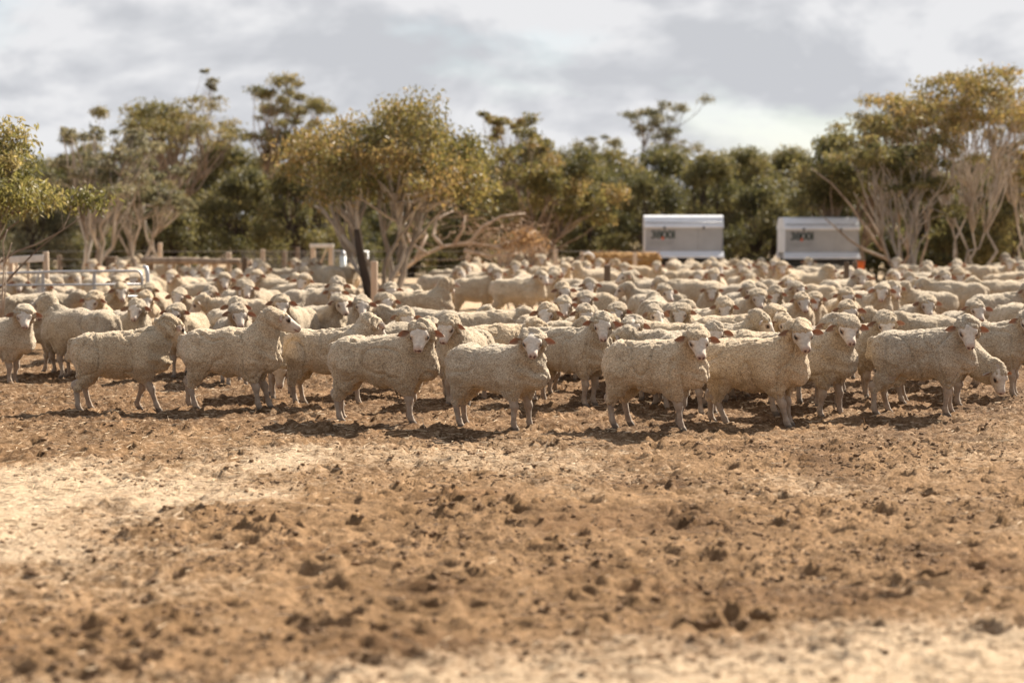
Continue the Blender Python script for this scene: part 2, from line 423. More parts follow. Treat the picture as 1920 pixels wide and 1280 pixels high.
def build_ground():
    fx = np.arange(-6.2, 6.2001, 0.0245)
    ex = 6.2 + np.cumsum(0.03 * 1.14 ** np.arange(1, 62))
    X = np.concatenate([-ex[::-1], fx, ex])
    fy = 6.2 * np.exp(np.arange(0, 510) * 0.00262)
    ny = 6.2 - np.cumsum(0.03 * 1.3 ** np.arange(1, 18))
    ey = fy[-1] + np.cumsum(0.07 * 1.06 ** np.arange(1, 108))
    Y = np.concatenate([ny[::-1], fy, ey])
    gx, gy = np.meshgrid(X, Y, indexing='ij')
    H = base_h(gx, gy)
    st = straw_mask(gx, gy)
    act = np.clip((26 - gy) / 5, 0, 1) * np.clip((7.5 - np.abs(gx)), 0, 1) * np.clip((gy - 4.5), 0, 1)
    a = np.zeros_like(H)
    a += (vn2(gx, gy, 4.0, 6) - 0.5) * 0.020
    n9 = vn2(gx, gy, 9.0, 7); a += np.clip(n9 - 0.62, 0, 1) * 0.04
    n18 = vn2(gx, gy, 16.0, 8); a += np.clip(n18 - 0.55, 0, 1) * 0.060
    n27 = vn2(gx, gy, 29.0, 12); a += np.clip(n27 - 0.5, 0, 1) * 0.045
    a += (vn2(gx, gy, 41.0, 9) - 0.5) * 0.014
    a -= np.clip(vn2(gx, gy, 7.5, 10) - 0.72, 0, 1) * 0.16
    H = H + a * act * (1 - 0.60 * st)
    # hoof prints
    for hx, hy, hr, hd, ha in zip(_hx, _hy, _hr, _hd, _ha):
        i0, i1 = np.searchsorted(X, [hx - 3 * hr, hx + 3 * hr]); j0, j1 = np.searchsorted(Y, [hy - 3 * hr, hy + 3 * hr])
        if i1 <= i0 or j1 <= j0: continue
        dx = gx[i0:i1, j0:j1] - hx; dy = gy[i0:i1, j0:j1] - hy
        u = (dx * cos(ha) + dy * sin(ha)) / (hr * 1.35); v = (-dx * sin(ha) + dy * cos(ha)) / hr
        r = np.sqrt(u * u + v * v)
        prof = -np.clip(1.15 - r, 0, 1) ** 0.8 + 0.55 * np.exp(-((r - 1.45) / 0.35) ** 2)
        H[i0:i1, j0:j1] += prof * hd * (1 - 0.55 * st[i0:i1, j0:j1])
    def clod_z(x, y):
        i = np.clip(np.searchsorted(X, x) - 1, 0, len(X) - 2); j = np.clip(np.searchsorted(Y, y) - 1, 0, len(Y) - 2)
        u = (x - X[i]) / (X[i + 1] - X[i]); v = (y - Y[j]) / (Y[j + 1] - Y[j])
        return (H[i, j] * (1 - u) + H[i + 1, j] * u) * (1 - v) + (H[i, j + 1] * (1 - u) + H[i + 1, j + 1] * u) * v
    global CLOD_Z
    CLOD_Z = clod_z
    V = np.stack([gx.ravel(), gy.ravel(), H.ravel()], 1)
    nx_, ny_ = gx.shape
    idx = np.arange(nx_ * ny_).reshape(nx_, ny_)
    F = np.stack([idx[:-1, :-1], idx[1:, :-1], idx[1:, 1:], idx[:-1, 1:]], -1).reshape(-1, 4)
    m, t, b = new_mat('yard_dirt')
    at_ = nd(t, 'ShaderNodeAttribute', attribute_name='straw')
    ge = nd(t, 'ShaderNodeNewGeometry')
    pos = ge.outputs['Position']
    n1 = nd(t, 'ShaderNodeTexNoise', {'Vector': pos, 'Scale': 1.3, 'Detail': 7.0, 'Roughness': 0.65})
    n2 = nd(t, 'ShaderNodeTexNoise', {'Vector': pos, 'Scale': 22.0, 'Detail': 6.0, 'Roughness': 0.7})
    n3 = nd(t, 'ShaderNodeTexNoise', {'Vector': pos, 'Scale': 75.0, 'Detail': 4.0, 'Roughness': 0.7})
    dirt = mixc(t, rampn(t, n1.outputs['Fac'], [(0.33, 0.0), (0.66, 1.0)]), (0.168, 0.098, 0.047), (0.305, 0.190, 0.102))
    dirt = mixc(t, 1.0, dirt, rampn(t, n2.outputs['Fac'], [(0.32, (0.55, 0.53, 0.50)), (0.50, (1, 1, 1)), (0.70, (1.30, 1.28, 1.25))]), 'MULTIPLY')
    dirt = mixc(t, 1.0, dirt, rampn(t, n3.outputs['Fac'], [(0.34, (0.70, 0.69, 0.67)), (0.6, (1.12, 1.12, 1.12))]), 'MULTIPLY')
    mp = nd(t, 'ShaderNodeMapping', {'Vector': pos, 'Scale': (1.0, 2.6, 1.0), 'Rotation': (0, 0, 0.5)})
    n4 = nd(t, 'ShaderNodeTexNoise', {'Vector': mp.outputs[0], 'Scale': 30.0, 'Detail': 6.0, 'Roughness': 0.75, 'Distortion': 0.8})
    straw = mixc(t, rampn(t, n4.outputs['Fac'], [(0.35, 0.0), (0.60, 1.0)]), (0.285, 0.19, 0.108), (0.555, 0.43, 0.30))
    dg = nd(t, 'ShaderNodeAttribute', attribute_name='dark_soil')
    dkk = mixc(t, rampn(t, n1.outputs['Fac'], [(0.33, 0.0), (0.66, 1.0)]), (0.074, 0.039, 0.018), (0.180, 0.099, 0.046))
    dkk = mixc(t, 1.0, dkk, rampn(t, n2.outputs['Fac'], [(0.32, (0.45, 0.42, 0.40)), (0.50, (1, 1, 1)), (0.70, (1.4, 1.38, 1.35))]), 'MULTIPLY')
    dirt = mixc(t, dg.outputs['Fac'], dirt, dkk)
    # breakup of the edge of the straw by fine noise
    sm = nd(t, 'ShaderNodeMath', {0: n2.outputs['Fac'], 1: 0.5}, operation='SUBTRACT')
    sm2 = nd(t, 'ShaderNodeMath', {0: sm.outputs[0], 1: 1.6, 2: at_.outputs['Fac']}, operation='MULTIPLY_ADD')
    c = mixc(t, rampn(t, sm2.outputs[0], [(0.22, 0.0), (0.72, 1.0)]), dirt, straw)
    t.links.new(c, b.inputs['Base Color'])
    b.inputs['Roughness'].default_value = 0.95; b.inputs['Specular IOR Level'].default_value = 0.12
    h = nd(t, 'ShaderNodeMath', {0: n2.outputs['Fac'], 1: n3.outputs['Fac']}, operation='ADD')
    h2 = nd(t, 'ShaderNodeMath', {0: n4.outputs['Fac'], 1: 0.6, 2: h.outputs[0]}, operation='MULTIPLY_ADD')
    bp = nd(t, 'ShaderNodeBump', {'Height': h2.outputs[0], 'Strength': 0.9, 'Distance': 0.013})
    t.links.new(bp.outputs[0], b.inputs['Normal'])
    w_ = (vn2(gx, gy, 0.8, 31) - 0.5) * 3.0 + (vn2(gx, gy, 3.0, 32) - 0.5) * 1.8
    dark_soil = np.clip((gy - 13.7 + w_) / 2.4, 0, 1) * np.clip((27 - gy + w_) / 5, 0, 1) * (0.75 + 0.25 * vn2(gx, gy, 5.0, 33))  # darker, browner soil across the band where the flock stands
    dark_soil = np.maximum(dark_soil, 0.75 * np.clip((vn2(gx, gy, 1.6, 34) - 0.60) * 5, 0, 1) * act)
    me = mesh_np('ground', V, F, m, {'straw': st.ravel(), 'dark_soil': dark_soil.ravel()})
    o = link('ground', me); o['kind'] = 'structure'
    return o
build_ground()
def ground_z(x, y):
    return float(base_h(np.array([float(x)]), np.array([float(y)]))[0])

def scatter_stuff():
    rs = np.random.RandomState(21)
    # clods of dirt and dung: a cloud of points, each carrying one small irregular lump
    n = 150000
    x = rs.uniform(-5.8, 5.8, n); y = 6.2 * np.exp(rs.rand(n) * 1.28)
    st = straw_mask(x, y)
    keep = (rs.rand(n) > st * 1.02) & (rs.rand(n) < np.clip((vn2(x, y, 1.4, 40) - 0.22) * 2.4, 0.12, 1))
    x = x[keep]; y = y[keep]; n = len(x)
    rad = 0.0032 + 0.0125 * rs.rand(n) ** 5
    me = bpy.data.meshes.new('dirt_clods')
    V = np.stack([x, y, CLOD_Z(x, y) + rad * 0.15], 1).astype(np.float32)
    me.vertices.add(n); me.vertices.foreach_set('co', V.ravel())
    for nm, arr in (('sx', rad * rs.uniform(0.8, 1.9, n)), ('sy', rad * rs.uniform(0.7, 1.3, n)), ('sz', rad * rs.uniform(0.45, 0.95, n)), ('rz', rs.uniform(0, 6.283, n))):
        at_ = me.attributes.new(nm, 'FLOAT', 'POINT'); at_.data.foreach_set('value', arr.astype(np.float32))
    clod = simple_mat('dung_and_clod', (0.120, 0.070, 0.036), (0.33, 0.21, 0.118), 3.0, 0.95, 0.5, 90)
    t = clod.node_tree
    ge = t.nodes.new('ShaderNodeNewGeometry')
    for nn in t.nodes:
        if nn.type == 'MAPPING': t.links.new(ge.outputs['Position'], nn.inputs['Vector']); nn.inputs['Scale'].default_value = (6, 6, 6)
    me.materials.append(clod)
    o = link('dirt_clods', me); o['kind'] = 'stuff'
    g = bpy.data.node_groups.new('clod_scatter', 'GeometryNodeTree')
    g.interface.new_socket('Geometry', in_out='INPUT', socket_type='NodeSocketGeometry')
    g.interface.new_socket('Geometry', in_out='OUTPUT', socket_type='NodeSocketGeometry')
    gi = g.nodes.new('NodeGroupInput'); go = g.nodes.new('NodeGroupOutput')
    ico = g.nodes.new('GeometryNodeMeshIcoSphere'); ico.inputs['Radius'].default_value = 1.0; ico.inputs['Subdivisions'].default_value = 2
    pn = g.nodes.new('ShaderNodeTexNoise'); pn.inputs['Scale'].default_value = 1.3; pn.inputs['Detail'].default_value = 2.0
    vs = g.nodes.new('ShaderNodeVectorMath'); vs.operation = 'SUBTRACT'; vs.inputs[1].default_value = (0.5, 0.5, 0.5); g.links.new(pn.outputs['Color'], vs.inputs[0])
    vm = g.nodes.new('ShaderNodeVectorMath'); vm.operation = 'SCALE'; vm.inputs['Scale'].default_value = 1.5; g.links.new(vs.outputs[0], vm.inputs[0])
    sp = g.nodes.new('GeometryNodeSetPosition'); g.links.new(ico.outputs['Mesh'], sp.inputs['Geometry']); g.links.new(vm.outputs[0], sp.inputs['Offset'])
    sm_ = g.nodes.new('GeometryNodeSetMaterial'); sm_.inputs['Material'].default_value = clod; g.links.new(sp.outputs[0], sm_.inputs[0])
    m2p = g.nodes.new('GeometryNodeMeshToPoints'); g.links.new(gi.outputs[0], m2p.inputs['Mesh'])
    iop = g.nodes.new('GeometryNodeInstanceOnPoints'); g.links.new(m2p.outputs[0], iop.inputs['Points']); g.links.new(sm_.outputs[0], iop.inputs['Instance'])
    cs = g.nodes.new('ShaderNodeCombineXYZ'); cr_ = g.nodes.new('ShaderNodeCombineXYZ')
    for k, nm in enumerate(('sx', 'sy', 'sz', 'rz')):
        na = g.nodes.new('GeometryNodeInputNamedAttribute'); na.data_type = 'FLOAT'; na.inputs['Name'].default_value = nm
        g.links.new(na.outputs['Attribute'], (cs.inputs[k] if k < 3 else cr_.inputs[2]))
    g.links.new(cs.outputs[0], iop.inputs['Scale']); g.links.new(cr_.outputs[0], iop.inputs['Rotation'])
    g.links.new(iop.outputs[0], go.inputs[0])
    md = o.modifiers.new('scatter', 'NODES'); md.node_group = g
    # straw stalks
    n = 50000
    x = rs.uniform(-5.8, 5.8, n); y = 6.2 + 19 * rs.rand(n)
    st = straw_mask(x, y); keep = rs.rand(n) < (0.06 + 0.94 * st ** 1.3)
    x = x[keep]; y = y[keep]; n = len(x)
    ln = rs.uniform(0.02, 0.10, n); wd = rs.uniform(0.0012, 0.0028, n); a = rs.uniform(0, 2 * pi, n)
    tilt = rs.normal(0, 0.10, n) + (rs.rand(n) < 0.03) * 0.9
    dx, dy, dz = np.cos(a) * np.cos(tilt), np.sin(a) * np.cos(tilt), np.sin(np.abs(tilt))
    sx, sy = -np.sin(a) * wd, np.cos(a) * wd
    gz = CLOD_Z(x, y) + 0.003 + rs.uniform(0, 0.012, n)
    p0 = np.stack([x, y, gz], 1); d = np.stack([dx, dy, dz], 1) * ln[:, None]; s3 = np.stack([sx, sy, 0 * sx], 1)
    up = np.array([0, 0, 1.0]) * wd[:, None]
    V = np.stack([p0 - s3, p0 + s3, p0 + up * 1.6, p0 + d - s3 * 0.7, p0 + d + s3 * 0.7, p0 + d + up * 1.4], 1).reshape(-1, 3)
    f4 = np.array([[0, 3, 5, 2], [2, 5, 4, 1]]); k = (np.arange(n) * 6)[:, None, None]
    F = (f4[None] + k).reshape(-1, 4)
    sm = simple_mat('dry_straw', (0.42, 0.30, 0.17), (0.64, 0.51, 0.36), 1.5, 0.75, 0.0)
    o = link('straw', mesh_np('straw', V, F, sm, smooth=False)); o['kind'] = 'stuff'
scatter_stuff()

# ------------------------------------------------------------------ trees
def leaves_np(rs, centres, radii, counts, size, palette, cl_hue, droop=0.6, shell=0.5):
    """kite shaped leaves spread through ellipsoid clumps; returns V, F, col"""
    tot = int(sum(counts))
    ci = np.repeat(np.arange(len(centres)), counts)
    d = rs.normal(size=(tot, 3)); d /= np.linalg.norm(d, axis=1)[:, None]
    rr = np.minimum(np.linalg.norm(rs.normal(size=(tot, 3)), axis=1) * 0.46, 1.15 + 0.1 * rs.rand(tot))
    P = np.asarray(centres)[ci] + d * rr[:, None] * np.asarray(radii)[ci]
    ax = rs.normal(size=(tot, 3)); ax[:, 2] -= droop * 2.0; ax /= np.linalg.norm(ax, axis=1)[:, None]
    sd_ = np.cross(ax, rs.normal(size=(tot, 3))); sd_ /= np.linalg.norm(sd_, axis=1)[:, None] + 1e-9
    ln = size[0] * rs.uniform(0.6, 1.35, tot)[:, None]; wd = size[1] * rs.uniform(0.7, 1.3, tot)[:, None]
    nm = np.cross(ax, sd_) * ln * rs.uniform(-0.12, 0.12, tot)[:, None]
    V = np.stack([P, P + ax * ln * 0.4 + sd_ * wd + nm, P + ax * ln, P + ax * ln * 0.4 - sd_ * wd + nm], 1).reshape(-1, 3)
    F = (np.arange(tot) * 4)[:, None] + np.arange(4)[None]
    pal = np.asarray(palette)
    h = np.clip(np.asarray(cl_hue)[ci] + rs.normal(0, 0.22, tot), 0, 0.999) * (len(pal) - 1)
    i = h.astype(int); f = (h - i)[:, None]
    c = pal[i] * (1 - f) + pal[np.minimum(i + 1, len(pal) - 1)] * f
    c = c * rs.uniform(0.75, 1.25, tot)[:, None]
    return V, F, np.repeat(c, 4, axis=0)

PAL_OLIVE = [(0.062,0.063,0.028),(0.118,0.108,0.044),(0.175,0.149,0.062),(0.225,0.175,0.078)]
PAL_GOLD = [(0.068,0.067,0.028),(0.132,0.117,0.044),(0.198,0.160,0.062),(0.248,0.172,0.076)]
PAL_DARK = [(0.050,0.050,0.023),(0.092,0.086,0.037),(0.138,0.122,0.052),(0.185,0.155,0.070)]
PAL_GREY = [(0.070,0.070,0.042),(0.125,0.118,0.068),(0.180,0.162,0.095),(0.235,0.200,0.125)]

def bent(rs, a, b, n=6, amp=0.08):
    a = np.asarray(a, float); b = np.asarray(b, float)
    L_ = np.linalg.norm(b - a)
    t = np.linspace(0, 1, n)
    p = a[None] * (1 - t)[:, None] + b[None] * t[:, None]
    k = rs.normal(0, 1, (n, 3)) * L_ * amp
    k = np.cumsum(k, 0); k -= k[0][None] * (1 - t)[:, None] + k[-1][None] * t[:, None]
    return p + k * 0.6
TREE_H = {}
def make_tree(name, base, H, Rx, style, seed, bark, palette, label, group=None, stems=4, n_clump=22, leaves=7000, leaf=(0.115, 0.021),
              crown_lo=0.45, lean=(0, 0), trunk_r=0.07, Ry=None, flat=0.5, hue=(0.2, 0.9), extra_bark=None):
    rs = np.random.RandomState(seed)
    Ry = Ry or Rx
    root = empty(name, base)
    TREE_H[root.name] = H
    tag(root, label, 'tree', group)
    C = []; Rd = []
    n_clump = int(n_clump * (1.7 if style in ('dome', 'bush') else 1.25))
    for i in range(n_clump):
        if style == 'dome':
            az = rs.uniform(0, 2 * pi); e = np.arcsin(rs.uniform(0.0, 1.0)); k = rs.uniform(0.70, 0.95) if rs.rand() < 0.75 else rs.uniform(0.2, 0.6)
            lo = crown_lo * H; hh = H - lo
            k *= 1 + 0.16 * sin(3 * az + seed) + 0.10 * rs.normal()
            c = np.array([cos(az) * cos(e) * Rx * k, sin(az) * cos(e) * Ry * k, lo + hh * 0.12 + sin(e) * hh * k * 0.88])
            r = rs.uniform(0.12, 0.27) * Rx; C.append(c); Rd.append((r, r, r * rs.uniform(0.5, 0.8)))
        elif style == 'umbrella':
            az = rs.uniform(0, 2 * pi); k = np.sqrt(rs.rand())
            z = H * (1 - 0.10 * rs.rand() - 0.24 * k ** 1.6 * rs.uniform(0.5, 1.4))
            c = np.array([cos(az) * k * Rx * 0.85, sin(az) * k * Ry * 0.85, z])
            r = rs.uniform(0.13, 0.25) * Rx; C.append(c); Rd.append((r, r, r * rs.uniform(0.28, 0.5)))
        elif style == 'pads':
            az = rs.uniform(0, 2 * pi); k = np.sqrt(rs.rand())
            z = H * rs.uniform(crown_lo, 0.97)
            c = np.array([cos(az) * k * Rx * 0.85, sin(az) * k * Ry * 0.85, z])
            r = rs.uniform(0.13, 0.26) * Rx; C.append(c); Rd.append((r, r, r * rs.uniform(0.35, 0.55)))
        else:      # bush: foliage down to the ground
            az = rs.uniform(0, 2 * pi); z = rs.rand() ** 0.8
            k = np.sqrt(max(0.0, 1 - z ** 2.2)) * rs.uniform(0.55, 0.95)
            c = np.array([cos(az) * k * Rx, sin(az) * k * Ry, H * (0.10 + 0.80 * z)])
            r = rs.uniform(0.15, 0.32) * Rx; C.append(c); Rd.append((r, r, r * rs.uniform(0.55, 0.9)))
    if style in ('umbrella', 'pads'):
        if len(C) > 9:      # no spray hangs alone in the air
            A = np.array(C); near = np.sort(np.linalg.norm(A[:, None] - A[None], axis=2), axis=1)[:, 2]
            k_ = near <= max(0.48 * Rx, np.quantile(near, 0.9)); C = [c for c, q in zip(C, k_) if q]; Rd = [c for c, q in zip(Rd, k_) if q]
        C2 = []; R2 = []
        for c, q in zip(C, Rd):
            for _ in range(3):
                k = rs.uniform(0.6, 1.05)
                C2.append(c + rs.uniform(-1.9, 1.9, 3) * np.array([q[0], q[1], q[2] * 0.7])); R2.append((q[0] * k, q[1] * k, q[2] * k))
        C, Rd = C2, R2
    C = np.array(C); Rd = np.array(Rd)
    C[:, 0] += lean[0] * C[:, 2] / H; C[:, 1] += lean[1] * C[:, 2] / H
    vol = Rd[:, 0] ** 2; cnt = np.maximum(40, (leaves * (1.45 if style in ('dome', 'bush') else 1.35) * vol / vol.sum())).astype(int)
    trunk_r = trunk_r * 0.72
    hz = (C[:, 2] - C[:, 2].min()) / (np.ptp(C[:, 2]) + 1e-6)
    ch = hue[0] + (hue[1] - hue[0]) * np.clip(rs.normal(0.5, 0.28, len(C)), 0, 1)
    V, F, col = leaves_np(rs, C, Rd, cnt, leaf, palette, ch)
    # trunk: several stems fanning out from the base, branches reaching into the clumps
    mb = MB(); mb2 = MB()
    tips = []
    for s in range(stems):
        az = 2 * pi * (s + rs.uniform(-0.3, 0.3)) / stems
        sp = rs.uniform(0.18, 0.5)
        zt = H * rs.uniform(max(0.3, crown_lo - 0.05), crown_lo + 0.2) if style != 'bush' else H * rs.uniform(0.3, 0.5)
        tip = np.array([cos(az) * Rx * sp + lean[0] * zt / H, sin(az) * Ry * sp + lean[1] * zt / H, zt])
        b0 = np.array([cos(az), sin(az), 0]) * trunk_r * 1.2 + np.array([0, 0, -0.05])
        p = bent(rs, b0, tip, 8, 0.075)
        r0 = trunk_r * rs.uniform(0.7, 1.1)
        mb.tube(p, np.linspace(r0, r0 * 0.55, 8), 7)
        tips.append((p, r0 * 0.55))
    for i in range(len(C)):
        k = int(np.argmin([np.linalg.norm((p[-1] - C[i])[:2]) + rs.uniform(0, 0.3) * Rx for p, r in tips]))
        p, r = tips[k]
        j = rs.randint(4, 8)
        q = bent(rs, p[j], C[i] - np.array([0, 0, Rd[i][2] * 0.3]), 6, 0.06)
        mb.tube(q, np.linspace(min(r * 1.05, trunk_r * 0.5), trunk_r * 0.10, 6), 5)
        for _ in range(2):
            d = rs.normal(size=3); d[2] = abs(d[2]) * 0.6; d /= np.linalg.norm(d)
            e = q[-1] + d * Rd[i] * rs.uniform(0.6, 1.1)
            mb.tube(bent(rs, q[rs.randint(3, 6)], e, 4, 0.06), np.linspace(trunk_r * 0.13, trunk_r * 0.05, 4), 4)
    mb.build('trunk', bark, root, smooth=True)
    cr = link('crown', mesh_np('crown', V, F, LEAF, {'col': col}, smooth=False), root)
    return root
def copy_tree(o, loc, rz, sc, label, group=None):
    c = o.copy(); COL.objects.link(c)
    c.location = loc; c.rotation_euler = (0, 0, rz); c.scale = sc
    if label: c['label'] = label
    if group: c['group'] = group
    elif 'group' in c: del c['group']
    for ch in o.children:
        k = ch.copy(); COL.objects.link(k); k.parent = c
    return c
def gpt(px, d):
    p = at(px, d, 0); p.z = ground_z(p.x, p.y) - 0.02
    return p
def top(py, d): return height_at(py, d)

# T1: near tree at the left edge
make_tree('gum_tree', gpt(-72, 24.0), top(188, 24.0), 1.34, 'dome', 101, BARK_TAN, [(0.085, 0.082, 0.030), (0.165, 0.150, 0.052), (0.255, 0.220, 0.085), (0.315, 0.250, 0.115)],
          'leafy green and yellow gum tree at the left edge, closest tree with glossy hanging leaves', stems=4, n_clump=34, leaves=11000, leaf=(0.088, 0.014), crown_lo=0.50, trunk_r=0.05, hue=(0.15, 0.9))
# T2: pale branchy trees behind the rail gate
t2 = make_tree('gum_tree', gpt(185, 44), top(232, 44), 1.15, 'pads', 102, BARK_PALE, PAL_GREY, 'thin-crowned gum tree with pale forked white trunks behind the rail gate at left',
          stems=6, n_clump=24, leaves=4200, crown_lo=0.62, trunk_r=0.085, hue=(0.3, 0.9), lean=(0.25, 0))
make_tree('gum_tree', gpt(262, 46), top(300, 46), 0.95, 'pads', 112, BARK_PALE, PAL_GREY, 'low pale-stemmed gum tree between the white forked trunks and the dark leaning trunk',
          stems=4, n_clump=16, leaves=2800, crown_lo=0.60, trunk_r=0.07, hue=(0.2, 0.8), lean=(0.2, 0))
# T3: tall umbrella tree with dark leaning trunk
make_tree('gum_tree', gpt(338, 54), top(182, 54), 1.95, 'umbrella', 103, BARK_TAN, PAL_OLIVE, 'tall flat-topped gum tree with dark leaning trunk and open sky under its canopy',
          stems=3, n_clump=26, leaves=6000, crown_lo=0.5, trunk_r=0.085, hue=(0.3, 0.95), lean=(0.25, 0))
# T4: taller tree with tiered pads
make_tree('gum_tree', gpt(535, 60), top(135, 60), 1.45, 'pads', 104, BARK_TAN, PAL_OLIVE, 'tallest gum tree left of centre with tiered flat pads of leaves above the others',
          stems=3, n_clump=28, leaves=6500, crown_lo=0.55, trunk_r=0.08, hue=(0.3, 0.95), lean=(0.15, 0))
make_tree('gum_tree', gpt(395, 64), top(112, 64), 0.45, 'umbrella', 114, BARK_TAN, PAL_GREY, 'spindly bare gum sapling whose thin tip pokes above the flat-topped canopy at left',
          stems=1, n_clump=5, leaves=260, crown_lo=0.7, trunk_r=0.035, hue=(0.3, 0.9))
# T5: dark evergreen bushes
make_tree('evergreen_tree', gpt(300, 50), top(335, 50), 1.25, 'bush', 105, BARK_DARK, PAL_DARK, 'round dark green bushy tree below the flat-topped gum at left', stems=3, n_clump=30, leaves=8500, leaf=(0.10, 0.022), hue=(0.25, 0.95))
make_tree('evergreen_tree', gpt(455, 52), top(300, 52), 1.35, 'bush', 115, BARK_DARK, PAL_DARK, 'broad dark evergreen between the leaning trunk and the big central gum', stems=3, n_clump=30, leaves=8500, leaf=(0.10, 0.022), hue=(0.1, 0.8))
make_tree('evergreen_tree', gpt(560, 50), top(285, 50), 1.2, 'bush', 125, BARK_DARK, PAL_OLIVE, 'olive bushy tree touching the left side of the big central gum', stems=3, n_clump=30, leaves=8000, leaf=(0.10, 0.022), hue=(0.1, 0.7))
# T6: the big central gum
t6 = make_tree('gum_tree', gpt(722, 39), top(196, 39), 2.25, 'dome', 106, BARK_PALE, PAL_GOLD, 'big domed gum tree with golden leaves and many pale stems, left of the picture centre',
          stems=8, n_clump=46, leaves=15000, crown_lo=0.50, trunk_r=0.095, hue=(0.1, 0.95), lean=(0.12, 0))
mb = MB()
p0 = at(696, 38.2, -0.05); c0 = t6.location
pts = [atpx(x, y, 38.2) - c0 for x, y in ((700, 585), (690, 545), (680, 500), (672, 460), (668, 430))]
pts[0].z = -0.05
mb.tube(pts, [0.105, 0.092, 0.082, 0.070, 0.05], 9)
tag(mb.build('trunk', BARK_DARK, t6, smooth=True), 'thick blackened trunk leaning left')
mb = MB()
for P_ in (((690, 500), (640, 440), (610, 400), (590, 385)), ((640, 440), (625, 400), (622, 385))):
    mb.tube([atpx(x, y, 38.4) - c0 for x, y in P_], np.linspace(0.055, 0.025, len(P_)), 7)
tag(mb.build('branch', BARK_PALE, t6, smooth=True), 'bare broken branch slanting left')
# T8: right of centre
make_tree('gum_tree', gpt(1010, 49), top(235, 49), 1.6, 'dome', 108, BARK_TAN, PAL_GOLD, 'domed golden green gum tree right of the big central gum, behind the fallen branches', stems=5, n_clump=40, leaves=13000, crown_lo=0.32, trunk_r=0.09, hue=(0.05, 0.9))
make_tree('gum_tree', gpt(962, 53), top(185, 53), 0.85, 'umbrella', 118, BARK_TAN, PAL_GOLD, 'gum tree whose small flat tuft rises behind the domed tree right of centre', stems=2, n_clump=12, leaves=2600, crown_lo=0.5, trunk_r=0.06, hue=(0.3, 0.95))
make_tree('evergreen_tree', gpt(880, 52), top(300, 52), 1.3, 'bush', 128, BARK_DARK, PAL_OLIVE, 'dark bushy tree filling the gap behind the fallen dead branches', stems=3, n_clump=28, leaves=7500, leaf=(0.10, 0.022), hue=(0.0, 0.6))
# T9, T10: sparse tall trees against the sky
make_tree('gum_tree', gpt(1125, 72), top(228, 72), 0.95, 'umbrella', 109, BARK_TAN, PAL_GREY, 'small far gum with a flat grey green canopy, left of the sparse skyline tree', stems=2, n_clump=10, leaves=1800, crown_lo=0.5, trunk_r=0.05, hue=(0.1, 0.8))
make_tree('gum_tree', gpt(1232, 68), top(170, 68), 1.25, 'pads', 110, BARK_TAN, PAL_GREY, 'sparse tall skyline gum with see-through tiers above the left feeder', stems=2, n_clump=15, leaves=2600, crown_lo=0.62, trunk_r=0.06, hue=(0.1, 0.8))
# T11: dense middle behind the feeders
for k, (px, d, y, rx, sd_, pal, lb) in enumerate((
        (1115, 56, 300, 1.35, 201, PAL_OLIVE, 'dense olive bush behind the hay bale left of the left feeder'),
        (1215, 54, 300, 1.30, 202, PAL_DARK, 'dark green bushy tree directly behind the left feeder'),
        (1330, 57, 272, 1.45, 203, PAL_OLIVE, 'broad olive tree behind the gap between the two feeders'),
        (1425, 54, 330, 1.25, 204, PAL_DARK, 'dark low evergreen in the gap between the two feeders'),
        (1540, 55, 300, 1.35, 205, PAL_DARK, 'dark evergreen directly behind the right feeder'),
        (1400, 62, 262, 1.35, 206, PAL_OLIVE, 'taller olive gum crown rising behind the gap between the feeders'))):
    make_tree('evergreen_tree', gpt(px, d), top(y, d), rx, 'bush', sd_, BARK_DARK, pal, lb, stems=3, n_clump=28, leaves=8000, leaf=(0.10, 0.022), hue=(0.05, 0.75))
# T12, T13: right side
make_tree('gum_tree', gpt(1600, 50), top(225, 50), 1.95, 'dome', 120, BARK_TAN, PAL_OLIVE, 'wide domed olive gum tree above and right of the right feeder', stems=5, n_clump=44, leaves=13000, crown_lo=0.42, trunk_r=0.08, hue=(0.05, 0.75))
make_tree('gum_tree', gpt(1702, 43), top(240, 43), 1.25, 'pads', 121, BARK_PALE, PAL_OLIVE, 'gum tree of many thin pale stems fanning out right of the right feeder', stems=10, n_clump=26, leaves=5200, crown_lo=0.52, trunk_r=0.05, hue=(0.1, 0.85), lean=(-0.25, 0))
make_tree('gum_tree', gpt(1700, 47), top(180, 47), 1.55, 'umbrella', 122, BARK_TAN, PAL_OLIVE, 'tall thin-branched gum with an open flat canopy on the skyline, right of the right feeder', stems=4, n_clump=22, leaves=4200, crown_lo=0.55, trunk_r=0.05, hue=(0.2, 0.9), lean=(-0.2, 0))
make_tree('gum_tree', gpt(1812, 45), top(125, 45), 1.95, 'umbrella', 123, BARK_PALE, PAL_GOLD, 'tallest gum tree at right with an orange tinted flat canopy over bare pale stems', stems=6, n_clump=34, leaves=7500, crown_lo=0.5, trunk_r=0.05, hue=(0.45, 1.0), lean=(0.15, 0))
make_tree('gum_tree', gpt(1925, 46), top(190, 46), 1.1, 'pads', 124, BARK_PALE, PAL_GOLD, 'gum tree cut by the right edge with tiers of golden leaves on pale stems', stems=4, n_clump=18, leaves=4000, crown_lo=0.5, trunk_r=0.05, hue=(0.3, 0.95))
make_tree('evergreen_tree', gpt(1870, 50), top(290, 50), 1.35, 'bush', 126, BARK_DARK, PAL_OLIVE, 'rounded olive bush under the tall orange tinted canopy at right', stems=3, n_clump=28, leaves=7500, leaf=(0.10, 0.022), hue=(0.1, 0.8))
